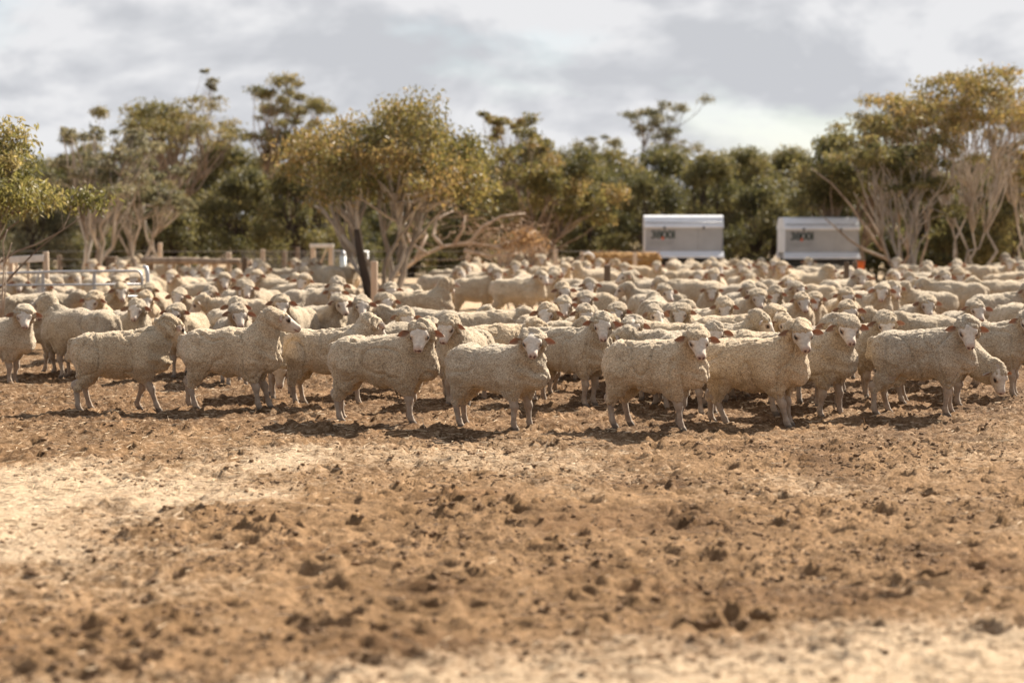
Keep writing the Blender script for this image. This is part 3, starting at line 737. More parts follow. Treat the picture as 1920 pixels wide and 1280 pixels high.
make_tree('evergreen_tree', gpt(1745, 52), top(310, 52), 1.3, 'bush', 127, BARK_DARK, PAL_OLIVE, 'olive bush behind the many thin pale stems at right', stems=3, n_clump=26, leaves=7000, leaf=(0.10, 0.022), hue=(0.05, 0.7))
# low scrub under the trees
t_lo = make_tree('scrub_bush', gpt(60, 52), top(345, 52), 1.25, 'bush', 131, BARK_DARK, PAL_GREY, 'grey brown scrubby bush behind the white topped wooden frame at left', stems=4, n_clump=24, leaves=5500, leaf=(0.10, 0.022), hue=(0.1, 0.9))
make_tree('gum_tree', gpt(165, 56), top(228, 56), 1.0, 'dome', 132, BARK_TAN, PAL_OLIVE, 'rounded gum crown on the skyline right behind the near left tree', stems=3, n_clump=22, leaves=5500, crown_lo=0.35, trunk_r=0.06, hue=(0.2, 0.8))
_low = [t_lo]
for px, d, y, rx, sd_, pal in ((120, 57, 425, 1.0, 401, PAL_DARK), (225, 58, 415, 1.1, 402, PAL_OLIVE), (640, 54, 420, 1.1, 403, PAL_DARK), (1790, 49, 410, 1.1, 404, PAL_OLIVE)):
    _low.append(make_tree('scrub_bush', gpt(px, d), top(y, d), rx, 'bush', sd_, BARK_DARK, pal, {401: 'low dark scrub behind the white forked trunks at left', 402: 'low olive scrub left of the dark leaning gum trunk',
        403: 'low dark scrub seen between the stems of the big central gum', 404: 'low olive scrub between the bare pale stems at right'}[sd_], stems=3, n_clump=18, leaves=3800, leaf=(0.10, 0.022), hue=(0.0, 0.7)))
for k, (px, d) in enumerate(((30, 58), (175, 60), (290, 59), (365, 57), (500, 58), (590, 57), (700, 58), (770, 57), (830, 58), (1650, 53), (1700, 55), (1750, 54), (1840, 53), (1900, 54), (1960, 52))):
    copy_tree(_low[1 + k % 4], gpt(px, d), R_.uniform(0, 6.28), (1.15, 1.15, R_.uniform(0.9, 1.3)), 'dim low scrub in the shade under the gum trees', 'low scrub under the gum trees')
# the wood behind: copies further away, which nothing tells apart
_src = [o for o in bpy.data.objects if o.parent is None and o.type == 'EMPTY' and o.name.split('.')[0] == 'evergreen_tree']
_k = 0
for d in (66, 76):
    for px in range(-160, 2120, 98):
        _k += 1
        o = _src[(_k * 5) % len(_src)]
        dd = d + R_.uniform(-3, 3); p = gpt(px + R_.uniform(-40, 40), dd)
        hs = top(R_.uniform(248, 308), dd) / (TREE_H[o.name] * 1.02)
        copy_tree(o, p, R_.uniform(0, 6.28), (hs * 1.1, hs * 1.1, hs), 'dim blurred evergreen in the wood behind the nearer trees', 'evergreens of the wood at the back')

# ------------------------------------------------------------------ sheep
def rotz(a):
    return np.array([[cos(a), -sin(a), 0], [sin(a), cos(a), 0], [0, 0, 1.0]])
class Field:
    def __init__(s, lo, hi, h):
        s.lo = np.array(lo, float); s.h = h
        s.n = np.ceil((np.array(hi) - s.lo) / h).astype(int) + 1
        s.ax = [s.lo[i] + h * np.arange(s.n[i]) for i in range(3)]
        s.D = np.full(s.n, 0.12, np.float32)
    def sub(s, lo, hi):
        sl = []
        for i in range(3):
            a = max(0, int((lo[i] - s.lo[i]) / s.h)); b = min(s.n[i], int((hi[i] - s.lo[i]) / s.h) + 2)
            if b <= a: return None, None
            sl.append(slice(a, b))
        g = np.meshgrid(*[s.ax[i][sl[i]] for i in range(3)], indexing='ij')
        return tuple(sl), g
    def smin(s, sl, d, k):
        a = s.D[sl]
        h = np.clip(0.5 + 0.5 * (a - d) / k, 0, 1)
        s.D[sl] = a * (1 - h) + d * h - k * h * (1 - h)
    def cap(s, a, b, ra, rb, k=0.03, ys=1.0):
        a = np.array(a, float); b = np.array(b, float); m = max(ra, rb) + 0.10
        sl, g = s.sub(np.minimum(a, b) - m, np.maximum(a, b) + m)
        if sl is None: return
        ab = b - a; L2 = (ab ** 2).sum() + 1e-12
        px, py, pz = g[0] - a[0], (g[1] - a[1]) / ys, g[2] - a[2]
        t = np.clip((px * ab[0] + py * ab[1] + pz * ab[2]) / L2, 0, 1)
        d = np.sqrt((px - t * ab[0]) ** 2 + (py - t * ab[1]) ** 2 + (pz - t * ab[2]) ** 2) - (ra + (rb - ra) * t)
        s.smin(sl, d.astype(np.float32), k)
    def ell(s, c, r, Rm=None, k=0.03):
        c = np.array(c, float); r = np.array(r, float); m = r.max() + 0.10
        sl, g = s.sub(c - m, c + m)
        if sl is None: return
        P = np.stack([g[0] - c[0], g[1] - c[1], g[2] - c[2]], -1)
        if Rm is not None: P = P @ Rm          # columns of Rm are the local axes
        q = np.sqrt(((P / r) ** 2).sum(-1)); q2 = np.sqrt(((P / r ** 2) ** 2).sum(-1)) + 1e-9
        s.smin(sl, (q * (q - 1) / q2).astype(np.float32), k)
    def mesh(s):
        D = s.D; S_ = D < 0
        n = D.shape
        cnt = np.zeros((n[0] - 1, n[1] - 1, n[2] - 1), np.float32); acc = np.zeros(cnt.shape + (3,), np.float32)
        c0 = [slice(0, -1)] * 3
        for ax in range(3):
            o1, o2 = [a for a in range(3) if a != ax]
            A = [slice(None)] * 3; B = [slice(None)] * 3; A[ax] = slice(0, -1); B[ax] = slice(1, None)
            d0, d1 = D[tuple(A)], D[tuple(B)]
            cr = (d0 < 0) != (d1 < 0)
            t = np.where(cr, d0 / np.where(cr, d0 - d1, 1), 0)
            for u in (0, 1):
                for v in (0, 1):
                    sl = [slice(None)] * 3
                    sl[o1] = slice(u, n[o1] - 1 + u); sl[o2] = slice(v, n[o2] - 1 + v)
                    c_ = cr[tuple(sl)]; t_ = t[tuple(sl)]
                    cnt += c_
                    acc[..., ax] += np.where(c_, t_, 0); acc[..., o1] += np.where(c_, u, 0); acc[..., o2] += np.where(c_, v, 0)
        act = cnt > 0
        ids = np.full(cnt.shape, -1, np.int64); ids[act] = np.arange(act.sum())
        ijk = np.argwhere(act)
        V = s.lo + s.h * (ijk + acc[act] / cnt[act][:, None])
        Q = []
        for ax in range(3):
            o1, o2 = (ax + 1) % 3, (ax + 2) % 3
            A = [slice(None)] * 3; B = [slice(None)] * 3; A[ax] = slice(0, -1); B[ax] = slice(1, None)
            s0, s1 = S_[tuple(A)], S_[tuple(B)]
            for sg, m_ in ((1, s0 & ~s1), (-1, ~s0 & s1)):
                e = np.argwhere(m_)
                e = e[(e[:, o1] > 0) & (e[:, o2] > 0) & (e[:, o1] < n[o1] - 1) & (e[:, o2] < n[o2] - 1)]
                if not len(e): continue
                def cid(a, b):
                    k = e.copy(); k[:, o1] -= a; k[:, o2] -= b
                    return ids[k[:, 0], k[:, 1], k[:, 2]]
                q = np.stack([cid(1, 1), cid(0, 1), cid(0, 0), cid(1, 0)], 1)
                Q.append(q if sg > 0 else q[:, ::-1])
        Q = np.concatenate(Q)
        # normals from the field
        gx, gy, gz = np.gradient(D, s.h)
        i, j, k = ijk.T
        Nn = np.stack([gx[i, j, k], gy[i, j, k], gz[i, j, k]], 1); Nn /= np.linalg.norm(Nn, axis=1)[:, None] + 1e-9
        return V, Q, Nn

def ear_geo(base, out_, fwd, L_=0.094, Wd=0.031):
    """a cupped, pointed leaf of an ear: front sheet and back sheet"""
    out_ = out_ / np.linalg.norm(out_); fwd = fwd - out_ * fwd.dot(out_); fwd /= np.linalg.norm(fwd)
    side = np.cross(out_, fwd)
    ts = [0, 0.15, 0.35, 0.55, 0.75, 0.9, 1.0]; ws = [0.45, 0.75, 1.0, 0.98, 0.72, 0.40, 0.06]
    V = []; inner = []
    for sheet, off in ((0, 0.004), (1, -0.004)):
        for t, w in zip(ts, ws):
            for u in (-1, -0.5, 0, 0.5, 1):
                p = base + out_ * t * L_ + side * u * w * Wd + fwd * (off * (1 - abs(u) ** 3) + (abs(u) ** 1.6) * 0.016 * (1 - 0.5 * t)) + np.array([0, 0, -0.022]) * t * t
                V.append(p); inner.append(1.0 if (sheet == 0 and abs(u) < 0.95) else 0.35)
    F = []
    n = 5; m = len(ts)
    for sh in (0, 1):
        o = sh * n * m
        for i in range(m - 1):
            for j in range(n - 1):
                q = (o + i * n + j, o + i * n + j + 1, o + (i + 1) * n + j + 1, o + (i + 1) * n + j)
                F.append(q if sh == 0 else q[::-1])
    return np.array(V), np.array(F), np.array(inner)

def build_sheep(rel, mode, seed, hs, hw, folds=0.0, amp=1.0, pitch=None, stance=None):
    """skin mesh (head, ears, legs, trunk) and fleece mesh of one pose. faces +X, origin on the ground under the belly."""
    rs = np.random.RandomState(seed)
    rel = radians(rel)
    j = lambda s: rs.normal(0, s)
    if stance is None: stance = [rs.uniform(-0.06, 0.07) for _ in range(4)]
    if mode == 'up':
        pb = rotz(rel * 0.55) @ np.array([0.215 + j(.01), 0, 0]); poll = np.array([0.205 - 0.04 * abs(sin(rel)), 0, 0.748 + j(.014)]) + pb
        pit = radians((44 + j(4)) if pitch is None else pitch)
    elif mode == 'high':
        pb = rotz(rel * 0.55) @ np.array([0.17, 0, 0]); poll = np.array([0.215 - 0.04 * abs(sin(rel)), 0, 0.785]) + pb
        pit = radians(32 if pitch is None else pitch)
    elif mode == 'low':
        pb = rotz(rel * 0.6) @ np.array([0.28, 0, 0]); poll = np.array([0.225, 0, 0.655]) + pb
        pit = radians(48 if pitch is None else pitch)
    else:   # graze
        pb = rotz(rel * 0.7) @ np.array([0.24, 0, 0]); poll = np.array([0.30, 0, 0.34]) + pb
        pit = radians(72 if pitch is None else pitch)
    yaw = rel
    f = rotz(yaw) @ np.array([cos(pit), 0, -sin(pit)]); u = rotz(yaw) @ np.array([sin(pit), 0, cos(pit)]); sdv = np.cross(u, f)
    Rm = np.stack([f, sdv, u], 1)
    H = lambda a, b, c: poll + f * a + sdv * b + u * c
    # ---- fleece
    lo, hi = (-0.72, -0.55, 0.0), (0.92, 0.55, 1.08)
    W_ = Field(lo, hi, hw)
    fat = 1 + j(0.025)
    W_.cap((-.265, 0, .510), (-.03, 0, .500), .180 * fat, .199 * fat, .05, .97)
    W_.cap((-.03, 0, .500), (.175, 0, .512), .199 * fat, .188 * fat, .05, .97)
    for s in (-1, 1):
        W_.ell((-.275, s * .075, .52), (.160, .12, .165), None, .05)
        W_.ell((.155, s * .088, .46), (.130, .11, .175), None, .05)
    W_.cap((.20, 0, .49), (.305, 0, .445), .168, .100, .06)
    W_.cap((.165, 0, .560), poll - rotz(yaw) @ np.array([.080, 0, .045]), .155, .084, .06)
    W_.cap((.30, 0, .455), poll - u * .045 - f * .05, .094, .066, .05)
    W_.cap((-.425, 0, .60), (-.455, 0, .47), .045, .032, .03)
    for i, s in enumerate((-1, 1)):
        dx = stance[i]
        W_.cap((.155, s * .10, .42), (.17 + dx * .2, s * .098, .315), .106, .062, .05)
        W_.cap((.17 + dx * .2, s * .098, .315), (.175 + dx * .35, s * .096, .265), .058, .040, .03)
        dx = stance[2 + i]
        W_.cap((-.265, s * .108, .44), (-.30 + dx * .3, s * .104, .32), .136, .078, .05)
        W_.cap((-.30 + dx * .3, s * .104, .32), (-.35 + dx * .6, s * .098, .215), .074, .041, .03)
    # wool on the head: topknot, fringe, cheeks
    W_.ell(H(-.030, 0, .010), (.076, .096, .064), Rm, .03)
    W_.ell(H(.022, 0, .046), (.050, .082, .036), Rm, .022)
    for s in (-1, 1):
        W_.ell(H(-.035, s * .060, -.045), (.055, .046, .070), Rm, .03)
        W_.ell(H(-.004, s * .083, -.042), (.044, .026, .064), Rm, .02)
    W_.cap(H(-.06, 0, -.03), H(-.035, 0, -.085), .085, .060, .04)
    V, Q, Nn = W_.mesh()
    # coat parts along a few creases running down the flank
    cn = vn3(V * np.array([1.0, 1.0, .35]), 7.0, (seed * 3) % 17) - 0.5
    crease = -0.020 * np.clip(1 - np.abs(cn) / 0.045, 0, 1)
    big = vn3(V * np.array([1, 1, .55]), 9.0, seed % 13) - 0.5
    w1 = worley3(V * np.array([1, 1, .85]), 34.0, seed % 7)
    w2 = worley3(V, 62.0, seed % 5)
    fine = vn3(V, 70.0, seed % 11) - 0.5
    dn = big * 0.032 + (0.42 - w1) * 0.008 * amp + (0.42 - w2) * 0.011 * amp + fine * 0.010 * amp + crease
    # deeper locks on the neck, folds of skin under the throat
    nk = np.clip((V[:, 0] - 0.15) / 0.12, 0, 1) * np.clip((V[:, 2] - 0.36) / 0.1, 0, 1)
    na = np.array([cos(0.9), 0, sin(0.9)])
    dn += nk * (0.003 + 0.009 * folds) * np.sin((V @ na) * (95 - 30 * folds) + 5 * (vn3(V, 8, 2) - 0.5) + 2 * np.abs(V[:, 1]) * 10)
    # shaggy hanging locks along the belly line
    bl = np.clip((0.38 - V[:, 2]) / 0.1, 0, 1)
    dn += bl * (vn3(V * np.array([1, 1, .25]), 45, 3) - 0.5) * 0.020
    V = V + Nn * dn[:, None]
    fl = mesh_np('fleece', V, Q, WOOL)
    # ---- skin
    K = Field((-0.70, -0.36, -0.03), (0.95, 0.36, 1.05), hs) if abs(rel) < 0.3 else Field((-0.70, -0.62, -0.03), (0.95, 0.62, 1.05), hs)
    K.cap((-.265, 0, .49), (.175, 0, .50), .09, .09)
    K.cap((.175, 0, .52), poll - f * .04, .075, .060)
    for i, s in enumerate((-1, 1)):
        dx = stance[i]
        k_, ft = (.185 + dx * .5, s * .095, .205), (.180 + dx, s * .094, .068)
        K.cap((.14, s * .06, .44), (.165, s * .10, .34), .05, .048, .02)
        K.cap((.165, s * .10, .34), k_, .047, .030, .015); K.cap(k_, ft, .0255, .0185, .012)
        K.ell(np.array(k_) + (.006, 0, 0), (.031, .029, .038), None, .015)
        K.ell(ft, (.025, .024, .025), None, .015)
        K.cap((ft[0] + .010, ft[1], .042), (ft[0] + .030, ft[1], .012), .024, .025, .012)
        dx = stance[2 + i]
        k_, ft = (-.36 + dx * .6, s * .096, .235), (-.327 + dx, s * .096, .068)
        K.cap((-.245, s * .06, .44), (-.285, s * .105, .34), .06, .06, .02)
        K.cap((-.285, s * .105, .34), k_, .055, .034, .015); K.cap(k_, ft, .0285, .0195, .012)
        K.ell(np.array(k_) + (-.012, 0, .010), (.033, .027, .040), None, .015)
        K.ell(ft, (.025, .024, .025), None, .015)
        K.cap((ft[0] + .010, ft[1], .042), (ft[0] + .032, ft[1], .012), .024, .025, .012)
    K.ell(H(.028, 0, .002), (.085, .074, .066), Rm, .02)
    K.cap(H(.05, 0, .004), H(.170, 0, .002), .063, .034, .02)
    K.ell(H(.182, 0, -.002), (.034, .034, .032), Rm, .018)
    K.cap(H(.03, 0, -.050), H(.158, 0, -.034), .044, .024, .02)
    for s in (-1, 1):
        K.ell(H(.078, s * .057, .022), (.022, .016, .018), Rm, .010)
        K.ell(H(.062, s * .052, .046), (.034, .018, .015), Rm, .012)
        K.ell(H(.192, s * .020, .012), (.016, .011, .010), Rm, .008)
    V, Q, Nn = K.mesh()
    V[:, 2] = np.maximum(V[:, 2], 0.0)
    # colours: pale face, pink nose, dark eye, dusty legs, dark hoofs
    q = (V - poll) @ Rm
    hd = (np.abs(q) < (.30, .11, .12)).all(1) & (q[:, 0] > -0.02)
    col = np.tile(np.array([0.345, 0.275, 0.210]), (len(V), 1))
    nz = vn3(V, 22, seed % 9)
    dirt = np.clip((0.34 - V[:, 2]) / 0.22, 0, 1) * np.clip(nz * 1.8 - 0.30, 0, 1)
    col = col * (1 - 0.55 * dirt[:, None]) + np.array([0.20, 0.135, 0.09]) * 0.55 * dirt[:, None]
    fc = np.array([0.565, 0.490, 0.405]) * (0.9 + 0.1 * vn3(V[hd] * 1.0, 40, 2))[:, None] * (0.93 + 0.14 * rs.rand())
    col[hd] = fc
    pk = np.clip(1 - np.abs(q[:, 0] - 0.205) / 0.045, 0, 1) * hd
    col = col * (1 - 0.75 * pk[:, None]) + np.array([0.40, 0.27, 0.215]) * 0.75 * pk[:, None]
    for s in (-1, 1):
        de = np.linalg.norm((q - (.084, s * .068, .024)) / (1.2, 1.0, .85), axis=1)
        e = hd & (de < .0170); col[e] = (0.02, 0.014, 0.010)
        e = hd & (de >= .0170) & (de < .027); col[e] = (0.30, 0.215, 0.16)
        dn_ = np.linalg.norm(q - (.212, s * .016, .006), axis=1); e = hd & (dn_ < .0125); col[e] = (0.10, 0.045, 0.04)
    mth = hd & (np.abs(q[:, 2] + .022 + 0.0 * q[:, 0]) < .005) & (q[:, 0] > .150); col[mth] = (0.22, 0.12, 0.105)
    hf = V[:, 2] < 0.036 + 0.008 * nz
    col[hf] = np.array([0.13, 0.10, 0.075])
    ear = np.zeros(len(V))
    Vs, Fs, Cs, Es = [V], [Q], [col], [ear]; off = len(V)
    for s in (-1, 1):
        b_ = H(.000, s * .084, .004)
        o_ = sdv * s * 1.0 + f * rs.uniform(-.02, .10) + np.array([0, 0, rs.uniform(-.12, .12)])
        ev, ef, inn = ear_geo(b_, o_, f * 0.9 + u * 0.25)
        Vs.append(ev); Fs.append(ef + off); off += len(ev)
        c_ = np.where(inn[:, None] > 0.5, np.array([[0.25, 0.175, 0.13]]), np.array([[0.44, 0.365, 0.29]]))
        Cs.append(c_); Es.append(np.full(len(ev), 1.0))
    sk = mesh_np('sheep', np.concatenate(Vs), [np.concatenate(Fs)], SKIN, {'col': np.concatenate(Cs), 'ear': np.concatenate(Es)})
    return sk, fl

GRP = 'sheep of the flock standing in the yard'
# (px of the body's middle, depth m, body heading, head heading, head mode, size, label, options)   heading: 0 = to the right, -90 = to the camera
C_ = -90
FRONT = [
 (-8, 20.2, -14, -55, 'up', 1.0, 'sheep cut off by the left edge with its white-striped face turned half to the camera'),
 (150, 21.0, 172, 150, 'up', 1.02, 'broad sheep facing left, its head hidden behind the sheep at the left edge'),
 (232, 17.5, 4, 32, 'up', 1.04, 'full-fleeced front sheep with deep neck folds, head turned away to the right', dict(folds=1.0, stance=(0.10, -0.08, -0.05, 0.02))),
 (438, 17.35, -8, 6, 'high', 1.02, 'front sheep in right profile with chin raised and nose pointing right', dict(folds=0.3, pitch=28, stance=(0.05, 0.09, 0.02, -0.09))),
 (528, 18.5, -78, -88, 'graze', 0.96, 'sheep with lowered dark head grazing under the chest of the chin-up profile sheep'),
 (622, 17.6, -12, 40, 'up', 1.0, 'curly-headed sheep turned away, standing between the profile sheep and the next front sheep', dict(folds=0.3)),
 (728, 16.35, -14, C_, 'up', 1.06, 'front sheep with wrinkled rump, face to camera, a dark shadow across its flank', dict(stance=(0.03, -0.04, -0.02, -0.07))),
 (934, 16.0, -30, C_, 'up', 1.02, 'tidy front sheep standing alone at the middle of the picture, facing the camera', dict(stance=(0.0, 0.03, 0.02, -0.05))),
 (870, 17.9, -112, C_ - 20, 'up', 0.98, 'tan sheep mostly hidden behind the two middle front sheep, one ear showing'),
 (1075, 17.75, -32, C_, 'up', 1.02, 'dark-bodied sheep with long face just right of the middle front sheep'),
 (1235, 15.75, -24, -80, 'up', 1.05, 'nearest sheep, round fleece, bright line of sun down its chest and straw on its neck', dict(stance=(0.05, -0.06, -0.02, 0.02))),
 (1420, 16.25, -20, -84, 'up', 1.05, 'large front sheep overlapping the nearest sheep from behind, face lowered to the camera', dict(stance=(0.08, 0.04, 0.10, -0.08))),
 (1535, 17.0, -42, C_, 'up', 1.02, 'sheep with drooping ears and a ruffled neck beside the large overlapping front sheep', dict(folds=0.8)),
 (1722, 16.8, -10, C_, 'up', 1.06, 'front sheep at right with a sway back, thin hocks and one ear glowing orange', dict(stance=(-0.02, 0.02, -0.08, 0.02))),
 (1755, 18.0, -24, -50, 'graze', 0.98, 'grazing sheep whose lowered head shows beneath the chest of the sway-backed sheep'),
 (1862, 18.8, -22, C_, 'up', 1.04, 'sheep cut off by the right edge with its face to the camera'),
 (1632, 18.7, -72, C_, 'up', 1.0, 'sheep peering out between the ruffled-neck sheep and the sway-backed sheep'),
 (1192, 18.95, -98, C_, 'up', 1.0, 'pale long-faced sheep standing right beside the dark-bodied sheep'),
 (1300, 17.45, -60, C_, 'up', 0.99, 'sheep directly behind the nearest sheep, only its woolly crown and left ear visible'),
 (1505, 18.2, -80, C_, 'up', 1.0, 'sheep directly behind the large overlapping sheep, one orange ear beside its head'),
 (1362, 18.7, -35, -20, 'up', 0.97, 'sheep with its crown of wool turned right, behind the nearest sheep and the large one'),
 (1400, 18.6, 175, 150, 'low', 1.0, 'pale fleece back running behind the large overlapping front sheep'),
 (1262, 18.25, 168, 160, 'low', 0.95, 'brown speckled back between the pale long-faced sheep and the nearest sheep'),
 (1445, 19.4, -75, C_, 'up', 0.98, 'sheep with a thick fringe and half-hidden face left of the large front sheep'),
 (715, 18.75, 20, 10, 'low', 0.96, 'woolly head with ragged face turned right behind the wrinkled-rump sheep'),
 (758, 19.3, -85, C_, 'up', 0.96, 'sheep peeking over the back of the wrinkled-rump sheep'),
 (925, 18.75, 12, 20, 'low', 0.97, 'plain brown back directly behind the middle front sheep'),
 (1000, 18.9, -20, -8, 'low', 1.0, 'pale back between the middle front sheep and the dark-bodied sheep'),
 (1770, 19.6, 175, 165, 'low', 1.0, 'smooth tan back just behind the sway-backed sheep'),
]
MID = [
 (112, 21.2, 192, C_, 'up', 1.0, 'left-facing sheep at far left with its face to the camera, behind the edge-cut sheep'),
 (72, 25.0, 8, 4, 'low', 1.03, 'heavy-headed sheep in right profile in front of the galvanised rail gate'),
 (5, 26.0, -70, -60, 'low', 1.0, 'pale sheep at the left edge just in front of the rail gate'),
 (75, 27.3, 25, 30, 'low', 0.97, 'rounded white back under the left half of the rail gate'),
 (188, 26.0, -8, -55, 'up', 1.03, 'long sheep with shaded shoulder standing in front of the rail gate'),
 (245, 21.8, -62, C_, 'up', 0.98, 'sheep with blazed face looking over the back of the folded-neck sheep'),
 (272, 24.0, -80, C_, 'up', 0.97, 'sheep right behind the blaze-faced one, only its crown showing'),
 (290, 27.0, -90, C_, 'up', 0.97, 'sheep looking out beneath the end of the rail gate'),
 (368, 25.0, -122, C_, 'up', 1.0, 'sheep with a long bare white face in the middle of the left flock'),
 (378, 21.2, -100, C_, 'up', 0.98, 'sheep staring over the gap between the folded-neck and chin-up sheep'),
 (440, 20.1, -72, C_, 'up', 1.0, 'sheep with wide spread ears directly above the chin-up sheep'),
 (405, 21.4, -66, C_ - 5, 'up', 0.95, 'sheep half hidden left of the wide-eared one'),
 (447, 24.6, 188, 200, 'low', 0.97, 'sheep facing left with one bright sunlit ear, in the left flock'),
 (448, 28.0, -70, C_, 'up', 0.98, 'left one of two white-faced sheep standing cheek to cheek'),
 (486, 27.2, -112, C_, 'up', 1.0, 'right one of two white-faced sheep standing cheek to cheek'),
 (556, 22.2, -110, C_, 'up', 0.98, 'sheep looking up beside the nose of the chin-up sheep'),
 (606, 22.6, -58, -72, 'up', 1.02, 'long-necked sheep leaning forward in front of the wooden door frame'),
 (652, 25.2, -112, C_, 'up', 0.97, 'white-faced sheep behind the long-necked one'),
 (690, 22.4, -105, C_ + 10, 'up', 0.98, 'sheep with ear to the right between the long-necked one and the pale post'),
 (700, 24.0, -48, C_, 'up', 0.97, 'sheep with a shaded flank just right of the pale post'),
 (790, 26.0, 4, 60, 'high', 1.03, 'sheep with a tall sunlit neck looking away, left of the straw gap'),
 (790, 22.2, 176, 170, 'low', 1.0, 'streaky tan back in front of the tall-necked sheep'),
 (745, 28.0, 60, 70, 'low', 0.96, 'small crown of wool beside the big central tree'),
 (895, 32.5, -12, -70, 'up', 1.02, 'dark-flanked sheep standing side-on at the straw gap'),
 (975, 32.0, -10, -60, 'up', 1.06, 'sheep with a bright back and shaded neck side-on right of the straw gap'),
 (828, 34.5, -25, -70, 'up', 1.0, 'sheep in shade looking out left of the straw gap'),
 (990, 51.0, 176, 168, 'low', 1.08, 'brown broad sheep standing apart in front of the fallen branches'),
 (888, 36.5, -12, -75, 'up', 1.0, 'white-faced sheep with raised head behind the dark-flanked one'),
 (842, 38.5, -20, -60, 'up', 0.98, 'pale sheep behind the shaded one left of the straw gap'),
 (915, 21.7, 15, 25, 'low', 0.96, 'smooth rounded back behind the middle front sheep, nearest to the straw gap'),
 (978, 21.9, 160, 150, 'low', 0.97, 'rounded grey back to the left of the orange-eared small-faced sheep'),
 (1015, 20.3, -70, C_, 'up', 0.98, 'small-faced sheep with two ears spread above the middle front sheep'),
 (1058, 22.7, -95, C_, 'up', 0.98, 'sheep with flat cap of wool and ears held low, right of the small-faced sheep'),
 (1092, 24.3, -85, C_, 'up', 0.98, 'sheep with pale crown behind the flat-capped one'),
 (1090, 20.5, -82, C_, 'up', 0.97, 'sheep close behind the left ear of the dark-bodied sheep'),
 (1175, 21.0, -100, C_ - 15, 'up', 0.97, 'sheep with a tall woolly crown right behind the pale long-faced sheep'),
 (1252, 20.4, -95, C_, 'up', 0.97, 'left sheep of a pair looking over the brown speckled backs'),
 (1284, 20.9, -100, C_ + 12, 'up', 0.97, 'right sheep of a pair looking over the brown speckled backs'),
 (1225, 19.4, 165, 160, 'low', 0.96, 'brown back under the pair of looking sheep'),
 (1350, 20.7, -20, -10, 'up', 1.0, 'sheep in right profile with white muzzle, behind the nearest sheep'),
 (1322, 21.6, -60, C_, 'up', 0.96, 'sheep pressed against the left side of the white-muzzled profile sheep'),
 (1345, 27.0, -90, C_, 'up', 1.0, 'sheep with dark ears looking out below the left feeder'),
 (1382, 26.3, -80, C_ + 8, 'up', 0.97, 'sheep looking down beside the dark-eared one below the feeder gap'),
 (1405, 24.4, -85, C_, 'up', 0.98, 'sheep with one orange ear behind the thick-fringed one'),
 (1438, 25.4, -75, C_, 'up', 0.96, 'sheep second from the left in the row of faces below the feeder gap'),
 (1462, 27.5, -60, -70, 'up', 0.97, 'sheep turned right, highest face in the row below the feeder gap'),
 (1490, 23.6, -80, C_, 'up', 0.98, 'sheep with a narrow white face above the large front sheep'),
 (1522, 24.6, -95, C_, 'up', 0.97, 'sheep with droopy ear just right of the narrow-faced one'),
 (1575, 24.8, -88, C_, 'up', 1.0, 'sheep at the foot of the two weathered posts'),
 (1600, 26.8, -60, -80, 'up', 0.98, 'sheep leaning its face right, touching the right weathered post'),
 (1590, 20.6, -90, C_, 'up', 0.98, 'sheep looking over the ruffled-neck sheep'),
 (1425, 21.0, -100, C_, 'low', 0.97, 'brown crown just behind the thick-fringed sheep'),
 (1655, 29.0, 2, 20, 'low', 1.05, 'broad shaded sheep side-on right of the weathered posts'),
 (1725, 22.4, -92, C_, 'up', 1.02, 'alert sheep with ears straight out, alone above the sway-backed sheep'),
 (1800, 21.6, -85, C_, 'up', 1.0, 'sheep with one bright orange ear right of the alert one'),
 (1792, 28.6, 178, 172, 'low', 1.05, 'broad shaded sheep side-on behind the orange-eared one'),
 (1885, 29.2, 176, 170, 'low', 1.05, 'broad shaded sheep side-on at the right edge'),
 (1900, 22.6, -80, -70, 'low', 0.98, 'sheep bowing its head behind the right-edge front sheep'),
 (1700, 20.4, 172, 170, 'low', 0.98, 'long tan back below the alert sheep'),
 (1215, 30.8, 186, 215, 'high', 1.04, 'sheep side-on with raised white face at the old grey post'),
 (1300, 30.0, 176, 150, 'low', 1.05, 'long pale sheep side-on below the left feeder'),
 (1075, 33.0, 186, 240, 'up', 1.0, 'sheep with bare white face standing under the leaning pole'),
 (1118, 36.0, 178, 200, 'up', 1.0, 'sheep lying against the far side of the old grey post'),
 (1268, 46.5, 84, 95, 'low', 1.0, 'first rump from the left under the left feeder, facing away'),
 (1296, 46.8, 96, 90, 'low', 1.0, 'second rump from the left under the left feeder, facing away'),
 (1328, 46.2, 80, 85, 'low', 0.97, 'third rump from the left under the left feeder, facing away'),
 (1358, 46.6, 92, 90, 'low', 1.0, 'fourth rump from the left under the left feeder, facing away'),
 (1415, 44.0, 178, 175, 'low', 1.0, 'sheep side-on in the gap between the two feeders'),
 (236, 46.0, 60, 80, 'low', 1.1, 'tan sheep rump behind the small dark box on the rail'),
]

_cache = {}
def sheep_meshes(tier, rel, mode, seed, opt):
    if tier == 'hi':
        return build_sheep(rel, mode, seed, 0.0115, 0.0132, amp=1.0, **opt)
    rb = int(round(rel / 30.0) * 30.0)
    st = seed % 2
    key = (tier, rb, mode, st)
    if key not in _cache:
        r = np.random.RandomState(abs(hash((rb, len(mode), st))) % 9999)
        _cache[key] = build_sheep(rb, mode, 300 + st * 37 + (rb % 90), 0.0185 if tier == 'mid' else 0.025, 0.0185 if tier == 'mid' else 0.028, amp=0.9, folds=0.2 if st else 0.0)
    return _cache[key]

